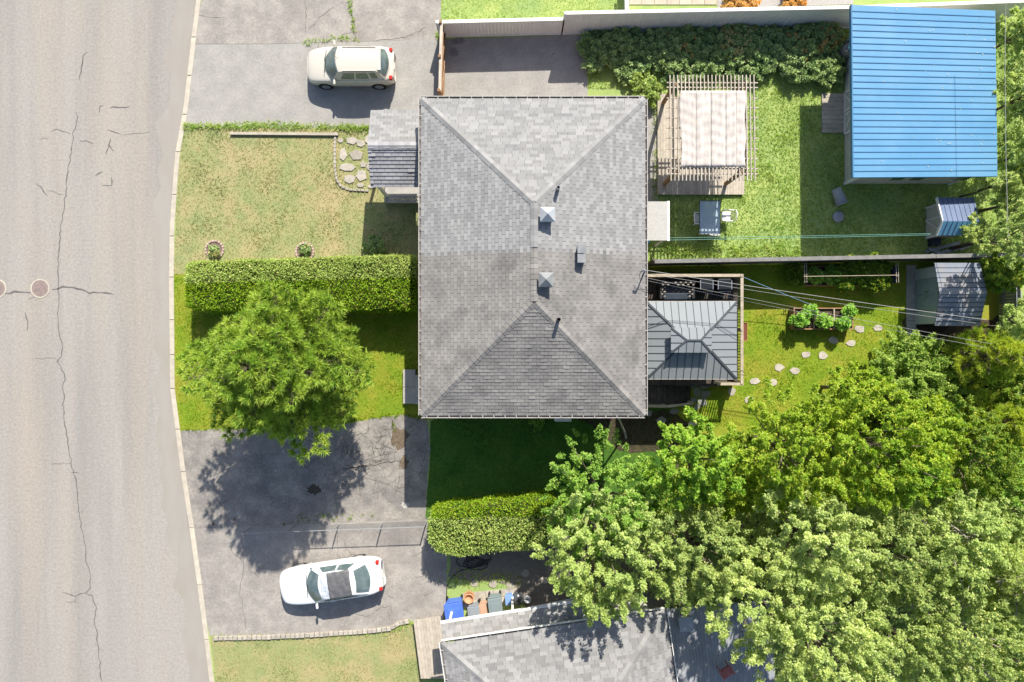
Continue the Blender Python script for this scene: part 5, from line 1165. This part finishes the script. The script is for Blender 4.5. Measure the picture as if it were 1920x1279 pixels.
# front pine
def pine(name, label, px, py, zc, r, top, low, mat, nb, seed, bark, L=.28, sep=.46, base=None, droop=0):
    g = np.random.default_rng(seed); rr_ = random.Random(seed); c = W(px, py, zc); x, y = (c.x, c.y)
    t = thing(name, label, 'tree', (x, y, 0)); part('trunk', MB().tube([(x,y,0),(x+.05,y,top*.35),(x-.03,y+.04,top*.7),(x,y,top)], [.17,.13,.08,.02], 9), bark, t, True)
    C, D = [], []; br = MB()
    for i in range(nb):
        f = (i+.5)/nb; z = low+(top-low)*f; prof = math.sin(PI*(.16+.84*min(1, f*1.0))**.85) if False else (1-f**2.2)**.75*(.72+.28*min(1, f*5))
        ln = max(.35, r*prof*rr_.uniform(.58, 1.16)); a = i*2.39996+rr_.uniform(-.3,.3)
        el = .12+.75*f+rr_.uniform(-.1,.12); dv = Vector((math.cos(a)*math.cos(el), math.sin(a)*math.cos(el), math.sin(el)*.8)); s = Vector((x,y,z))
        pts = [s + dv*ln*q + Vector((0,0,.10*ln*q*q)) for q in (0,.33,.66,1)]; br.tube(pts, [.045*ln/r+.015, .03, .018, .008], 5)
        nsub = max(3, int(ln/.24))
        for j in range(nsub):
            q = .28+.72*(j+.5)/nsub; p0 = s + dv*ln*q + Vector((0,0,.10*ln*q*q)); wd_ = ln*.42*(1.15-q)+.15
            for sg in (-1, 1):
                sd = Vector((-math.sin(a), math.cos(a), 0))*sg*wd_*rr_.uniform(.6,1.1) + dv*wd_*.7 + Vector((0,0,rr_.uniform(.0,.22)*wd_)); br.tube([p0, p0+sd], [.012,.005], 3)
                m_ = max(1, int(sd.length/sep)+1)
                for h in range(m_):
                    qq = (h+1)/m_; C.append(p0+sd*qq + Vector((rr_.gauss(0,.04), rr_.gauss(0,.04), rr_.gauss(0,.04)))); D.append((sd.normalized()*.8+Vector((0,0,.65))).normalized())
        C.append(pts[-1]); D.append((dv+Vector((0,0,.5))).normalized())
    part('branches', br, bark, t)
    C = np.array(C); D = np.array(D); k = 40; n = len(C); Cr = np.repeat(C, k, 0) + g.normal(0, .025, (n*k, 3)); Dr = unit(np.repeat(D, k, 0)*.95 + unit(g.normal(size=(n*k, 3)))*.85)
    V, F = needles(Cr, Dr, L*g.uniform(.7,1.2,n*k), np.full(n*k, .036), g); nppart('crown', V, F, mat, t); return t, n
t, n_t = pine('pine_tree', 'bushy green pine on the front lawn', 524, 680, 4.6, 3.5, 7.9, 1.6, m_lf_pine, 90, 3, m_bark)

# clipped cedar hedges
def hedge(label, poly, h, dens, split, mats, seed, loc):
    g = np.random.default_rng(seed); t = thing('cedar_hedge', label, 'hedge', loc); poly = [Vector((p[0], p[1], 0)) for p in poly]
    n = len(poly); cen = sum(poly, Vector())/n
    part('twig_core', MB().prism([cen.lerp(p, .93) for p in poly], 0, h-.16), m_core, t)
    P = sample(poly, dens, g); A = np.array([(p.x, p.y) for p in poly]); d = np.full(len(P), 9.)
    for i in range(n):
        a, b = A[i], A[(i+1)%n]; e = b-a; l = np.linalg.norm(e); tt = np.clip(((P-a)@e)/l**2, 0, 1); d = np.minimum(d, np.linalg.norm(P-(a+tt[:,None]*e), axis=1))
    lump_ = .05*np.sin(P[:,0]*7.3+P[:,1]*5)*np.sin(P[:,1]*8.1)+.06*np.sin(P[:,0]*2.3+np.sin(P[:,1]*3))+.04*np.sin(P[:,1]*4.1+P[:,0]*1.2)
    top = np.column_stack([P, h-.28*np.exp(-d/.16)+lump_+g.normal(0,.035,len(P))]); nt_ = np.column_stack([g.normal(0,.35,(len(P),2)), np.ones(len(P))])
    S, SN = [], []
    for i in range(n):
        a, b = A[i], A[(i+1)%n]; e = b-a; l = np.linalg.norm(e); m = int(l*h*dens*.8); u_ = g.uniform(0,1,m); z = g.uniform(0.02,h-.08,m); nn = np.array([e[1],-e[0]])/l
        if np.dot(nn, (a+b)/2-np.array([cen.x,cen.y])) < 0: nn = -nn
        q = a+u_[:,None]*e + nn*(-.05+.05*np.sin(u_*l*3+z*3)+g.normal(0,.04,m))[:,None] - nn*(.12*(z/h)**3)[:,None]
        S.append(np.column_stack([q, z])); SN.append(np.column_stack([np.repeat(nn[None],m,0)+g.normal(0,.3,(m,2)), np.full(m,.45)]))
    C = np.concatenate([top]+S); N = unit(np.concatenate([nt_]+SN)); N2 = unit(N+g.normal(0,.4,N.shape)); D = unit(N*.55+g.normal(0,.6,N.shape)+np.array([0,0,.35]))
    sel = split(C) if split else np.zeros(len(C), bool)
    for k, m in enumerate(mats):
        q = sel == bool(k)
        V, F = kites(C[q], D[q], N2[q], .10*g.uniform(.5,1.4,q.sum()), .05*g.uniform(.7,1.3,q.sum())); nppart('foliage', V, F, m, t)
    return t
xL, xR = WX(343,1.9), WX(782,1.9)
hedge('long clipped cedar hedge between the two front lawns', [(xL,1.5),(xL+.6,1.34),(xR-.1,1.36),(xR,1.5),(xR,3.75),(xR-.2,3.86),(xL+.3,3.55),(xL,3.4)], 1.9, 700, lambda C: C[:,1] > 2.82+.028*(C[:,0]+4), [m_lf_hed, m_lf_hedfade], 41, ((xL+xR)/2, 2.6, 0))  # beyond the split the sprays carry the white fade in their colour
hedge('rounded cedar hedge beside the lower driveway', [(-3.72,-7.95),(-3.55,-7.6),(-2.9,-7.42),(1.6,-6.95),(2.2,-7.4),(2.2,-8.9),(1.3,-9.2),(-2.4,-9.55),(-3.4,-9.35),(-3.75,-8.8)], 1.9, 700, lambda C: C[:,1] < -7.82+.03*(C[:,0]+3), [m_lf_hed, m_lf_hedfade], 42, (-.8,-8.3,0))

# trees on the lot
TL = 'trees along the right side of the lot'; TP = 'pale trees beyond the lot'
tree('leafy_tree', 'rounded green tree next to the lower hedge', 1126, 926, 3.6, 2.3, 1.9, m_lf_gr, 44, 70, .12, .42, 61, TL, mw=.6)
tree('leafy_tree', 'bright green tree right behind the deck stairs', 1298, 866, 4.2, 1.75, 2.1, m_lf_br, 44, 52, .15, .40, 62, TL, mw=.62)
tree('leafy_tree', 'yellow green tree below the stepping stones', 1480, 846, 4.6, 2.4, 2.1, m_lf_ye, 44, 72, .14, .42, 63, TL, mw=.5)
tree('leafy_tree', 'tallest yellow green tree in the middle of the tree row', 1612, 830, 4.8, 2.6, 2.3, m_lf_ye, 44, 76, .14, .42, 64, TL, mw=.5)
tree('leafy_tree', 'small yellow green tree under the round blue green shrub', 1690, 870, 4.2, 1.5, 1.6, m_lf_br, 40, 40, .14, .4, 65, TL)
bush('round_shrub', 'rounded blue green shrub above the tree row', 1702, 712, 2.15, 2.4, m_lf_bl, 66, None, .10, 2.2)
bush('round_shrub', 'loose pale shrub right of the blue green shrub', 1785, 735, 1.1, 2.0, m_lf_bl, 67, None, .10, 1.6)
tree('leafy_tree', 'dark green tree with bare stems in the lower right corner of the lot', 1815, 850, 3.8, 2.0, 1.6, m_lf_dk, 34, 50, .13, .42, 68, TL)
pine('young_pine', 'yellow green young pine right of the metal shed', 1862, 668, 2.8, 1.45, 4.4, .7, m_lf_yp, 40, 69, m_bark, .22, .30)
pine('young_pine', 'yellow green young pine at the right end of the lot', 1875, 790, 2.8, 1.35, 4.2, .7, m_lf_yp, 36, 70, m_bark, .22, .30)
tree('climbing_vine', 'deep green vine mass behind the metal shed', 1872, 515, 2.0, .75, 1.2, m_lf_dk, 40, 22, .16, .35, 71, None, 'vine')
tree('leafy_tree', 'low dark tree between the two young pines', 1893, 730, 2.0, .9, 1.4, m_lf_dk, 36, 24, .14, .4, 72, TL)
tree('leafy_tree', 'dark leafy sapling in the bottom right corner of the lot', 1880, 893, 3.0, 1.1, 1.4, m_lf_gr, 38, 30, .13, .4, 73, TL)
def undergrowth(label, poly, dens, mat, seed, z0, z1, leaf=.16):
    g = np.random.default_rng(seed); P = sample(pxpoly(poly), dens, g); z = g.uniform(z0, z1, len(P))*(.6+.4*np.sin(P[:,0]*1.3)*np.sin(P[:,1]*1.7))
    V, F = rosettes(np.column_stack([P, z]), unit(np.column_stack([g.normal(0,.4,(len(P),2)), np.ones(len(P))])), 6, leaf, g, .6)
    tag(link('undergrowth', npmesh('undergrowth', V, F, mat)), label, 'undergrowth', kind='stuff')
undergrowth('leafy undergrowth below the trees of the lot', [(1200,985),(1200,900),(1270,860),(1400,800),(1560,730),(1700,690),(1905,640),(1908,925),(1270,958)], 34, m_lf_dk, 301, .25, 1.3)
undergrowth('pale undergrowth on the wooded ground beyond the lot', [(1270,960),(1908,927),(1990,927),(1990,1330),(1470,1330),(1440,1130),(1260,1130),(1080,1070),(1080,1000)], 34, m_lf_pd, 302, .25, 1.3)
tree('leafy_tree', 'low green tree filling the gap below the bright tree', 1375, 905, 2.8, 1.3, 1.3, m_lf_ye, 44, 32, .14, .42, 74, TL)
tree('leafy_tree', 'yellow green tree right of the tallest tree', 1735, 812, 4.0, 1.4, 1.6, m_lf_ye, 44, 38, .14, .42, 75, TL)
tree('leafy_tree', 'small leafy tree in front of the blue green shrub', 1600, 735, 3.0, 1.2, 1.3, m_lf_ye, 44, 30, .13, .4, 76, TL)
undergrowth('pale leafy undergrowth along the right edge beside the workshop', [(1880,40),(1985,40),(1985,480),(1888,482),(1842,470),(1850,430),(1880,420)], 36, m_lf_pd, 303, .3, 1.7)
# trees beyond
tree('pale_tree', 'pale green tree overhanging the lower house', 1132, 1032, 4.4, 2.55, 1.9, m_lf_pg, 46, 72, .13, .44, 81, TP, mw=.6)
tree('pale_tree', 'small drooping pale tree at the white frame rails', 1128, 1108, 3.6, 1.0, 1.2, m_lf_pg, 40, 24, .13, .36, 82, TP)
tree('pale_tree', 'grey green tree between the lot and the grey deck', 1310, 1030, 4.0, 2.2, 1.8, m_lf_pd, 44, 60, .13, .44, 83, TP)
tree('pale_tree', 'pale yellow tree leaning over the grey deck', 1425, 1120, 4.8, 2.1, 1.9, m_lf_py, 44, 60, .14, .42, 84, TP, mw=.5)
tree('pale_tree', 'broad pale yellow tree just below the lot line', 1520, 1010, 5.2, 2.1, 2.0, m_lf_py, 44, 64, .14, .42, 85, TP, mw=.5)
tree('pale_tree', 'pale yellow tree at the bottom edge right of the deck', 1530, 1200, 5.0, 2.5, 2.0, m_lf_py, 44, 76, .14, .44, 86, TP, mw=.5)
tree('pale_tree', 'grey green tree in the middle of the lower right wood', 1665, 1040, 4.4, 2.0, 1.7, m_lf_pd, 42, 58, .13, .44, 87, TP)
tree('pale_tree', 'shaded grey green tree at the bottom right of the wood', 1680, 1190, 4.2, 2.2, 1.7, m_lf_pd, 42, 62, .13, .44, 88, TP)
tree('pale_tree', 'loose pale tree with white branches at the lower right', 1800, 1010, 4.4, 1.9, 1.7, m_lf_pg, 30, 46, .15, .46, 89, TP, bark=m_barkp)
tree('pale_tree', 'pale tree with bare white branches in the bottom right corner', 1800, 1190, 4.2, 2.2, 1.8, m_lf_pd, 30, 52, .15, .46, 90, TP, bark=m_barkp)
pine('pale_pine', 'pale pine with exposed limbs at the lower right edge', 1890, 1085, 3.6, 2.0, 5.6, 1.0, m_lf_py, 60, 91, m_barkp, .2, .28)
tree('pale_tree', 'grey green tree cut by the bottom right corner', 1905, 1240, 4.0, 1.8, 1.7, m_lf_pd, 36, 46, .14, .44, 92, TP, bark=m_barkp)
tree('pale_tree', 'grey green undergrowth below the pale yellow trees', 1420, 1010, 2.6, 1.7, 1.2, m_lf_pd, 36, 40, .13, .42, 93, TP)
tree('pale_tree', 'pale sapling at the right edge below the lot line', 1900, 965, 3.2, 1.2, 1.3, m_lf_pg, 36, 30, .14, .4, 94, TP)
for i, (x, y, r, lb, m) in enumerate(((1918,60,.9,'leafy tree in the top right corner',m_lf_pg),(1917,180,1.0,'leafy tree right of the blue roof',m_lf_py),(1914,290,.9,'leafy tree at the lower right corner of the blue roof',m_lf_pg),(1912,375,1.0,'grey green tree right of the small garden shed',m_lf_pd),(1910,440,1.3,'dense grey green shrub above the lot corner',m_lf_pd),(1915,610,.9,'pale sapling outside the right lot edge',m_lf_pg),(1918,800,.9,'pale shrub outside the right lot edge',m_lf_pd))):
    tree('edge_tree', lb, x, y, 4.3 if i == 4 else 2.6, r, 1.5, m, 40, 30, .13, .4, 100+i, 'trees along the right edge')
tree('climbing_vine', 'vine creeping over the corner of the blue roof', 1874, 345, 2.6, .35, .9, m_lf_py, 26, 12, .13, .25, 110, None, 'vine')
tree('climbing_vine', 'yellow green vine trailing over the small garden shed', 1822, 430, 1.9, .55, .35, m_lf_py, 26, 14, .12, .22, 111, None, 'vine')
# flower bed below the white fence
fb = 'bushes in the bed below the white fence'
m_bd = LEAF('bed_leaves', (.28,.42,.16), (.42,.54,.22), (.56,.62,.30), trans=.3)
BD = [(1125,92,1.15,.8,'leafy bush at the left end of the flower bed',None),(1172,80,1.1,1.0,'leafy bush second from the left in the flower bed',None),(1180,120,1.0,.7,'low leafy bush at the front left of the flower bed',None),(1228,95,1.2,1.0,'leafy bush below the middle of the white fence',None),
      (1282,82,1.1,1.1,'bush with a few orange lilies by the white fence',(m_fl_or,10)),(1275,122,1.1,.7,'low leafy bush above the pergola corner',None),(1335,100,1.2,.9,'leafy bush above the pergola',None),(1385,78,1.3,1.2,'bush with pale yellow blossoms by the white fence',(m_fl_ye,90)),
      (1400,118,1.1,.8,'low dark bush above the right part of the pergola',None),(1445,90,1.2,1.0,'leafy bush right of the yellow blossoms',None),(1500,85,1.2,1.1,'bush with orange flowers next to the workshop',(m_fl_or,14)),(1545,70,1.0,1.2,'bush with many orange flowers at the workshop corner',(m_fl_or,45)),
      (1495,122,1.1,.8,'low leafy bush in front of the orange flowers',None),(1548,128,.9,.8,'bush with yellow green tips beside the barrel',None)]
for i, (x, y, r, h, lb, fl) in enumerate(BD): bush('garden_bush', lb, x, y, r*.95, h*.6, m_bd, 120+i, fb, .12, 1.5, flowers=fl)
bush('flowering_shrub', 'orange shrub left behind the white fence', 1386, 6, .85, .8, m_fl_or, 140, 'orange shrubs', .10, 1.6); bush('flowering_shrub', 'orange shrub right behind the white fence', 1487, 4, .65, .7, m_fl_or, 141, 'orange shrubs', .10, 1.6)
bush('garden_bush', 'bright leafy bush at the back corner of the house roof', 1212, 168, .75, .7, m_lf_pg, 142, None, .12, 1.3)
bush('garden_bush', 'small bush in the shade beside the front hedge', 705, 463, .55, .5, m_bd, 143, None, .10, 1.2)
# round brick edged flower beds
for k, (x, y, lb) in enumerate(((403,468,'small round brick edged flower bed nearer the road'), (572,472,'small round brick edged flower bed in the middle of the hedge'))):
    c = W(x, y, 0); t = thing('flower_bed', lb, 'flower bed', c, 'round flower beds'); part('soil', MB().lathe([(.36,0),(.36,.03)], c, 20), M('bed_soil', (.14,.10,.085), (.20,.15,.12), scale=8), t)
    for i in range(18): a = 2*PI*i/18; part('brick', MB().obox((c.x+.41*math.cos(a), c.y+.41*math.sin(a)), .085, .11, 0, .07, a), M('pink_brick', (.48,.36,.31), (.40,.29,.25), scale=6, rand=.25), t)
    bush('flower_plant', ('yellow flower clump in the bed nearer the road' if k == 0 else 'pale leafy clump in the middle flower bed'), x-1+k*2, y+4-k*8, .30, .3, m_bd, 150+k, None, .08, 1.2, 'plant', (m_fl_ye, 14 if k == 0 else 3), z0=.03)
# vegetables
vg = 'vegetables in the raised beds'
for i, (x, y, r, lb) in enumerate(((1500,601,.34,'tomato plant spilling over the left end of the small raised bed'),(1518,584,.30,'tomato plant at the upper left of the small raised bed'),(1544,600,.32,'leafy plant in the middle compartment of the small raised bed'),(1592,583,.28,'leafy plant at the upper right corner of the small raised bed'),(1580,606,.30,'leafy plant at the lower right of the small raised bed'))): bush('vegetable_plant', lb, x, y, r*1.05, .62, m_lf_ve, 160+i, vg, .13, 1.0, 'plant', z0=.42)
for i, (x, y, r, lb, m) in enumerate(((1496,513,.55,'dark plant left of the long vegetable bed',m_lf_dk),(1528,517,.36,'small round herb at the left of the long bed',m_lf_gr),(1560,517,.4,'second round herb in the long bed',m_lf_gr),(1602,510,.7,'broad dark squash plant in the long bed',m_lf_dk),(1636,507,.75,'largest dark squash plant in the long bed',m_lf_dk),(1642,525,.55,'dark plant at the right front of the long bed',m_lf_dk),(1580,527,.45,'low dark plant at the front of the long bed',m_lf_dk))): bush('vegetable_plant', lb, x, y, r, .6, m, 170+i, vg, .14, 1.9, 'plant', z0=.38 if i else 0)
bush('garden_bush', 'small flowering bush at the shaded house wall', 1008, 789, .4, .5, m_lf_gr, 180, None, .09, 1.2)
# bare fallen branch in the bottom right corner of the lot
for i, (p, q, z, lb) in enumerate((((1762,922),(1790,890),3.2,'bare pale branch sticking out of the dark tree'),((1755,970),(1826,1020),5.2,'bare white branch across the loose pale tree'),((1800,1245),(1870,1279),5.4,'bare white branch in the bottom right corner'),((1868,1092),(1918,1080),5.2,'bare pale limb at the right edge'))):
    A, B = W(*p, z-.8), W(*q, z); tag(link('bare_branch', mesh_of('bare_branch', MB().tube([A, A.lerp(B,.5)+Vector((.05,.08,.05)), B], [.05,.035,.012], 6).tube([A.lerp(B,.5), A.lerp(B,.75)+Vector((.25,.3,.1))], [.02,.006], 5), m_barkp)), lb, 'branch', 'bare branches')
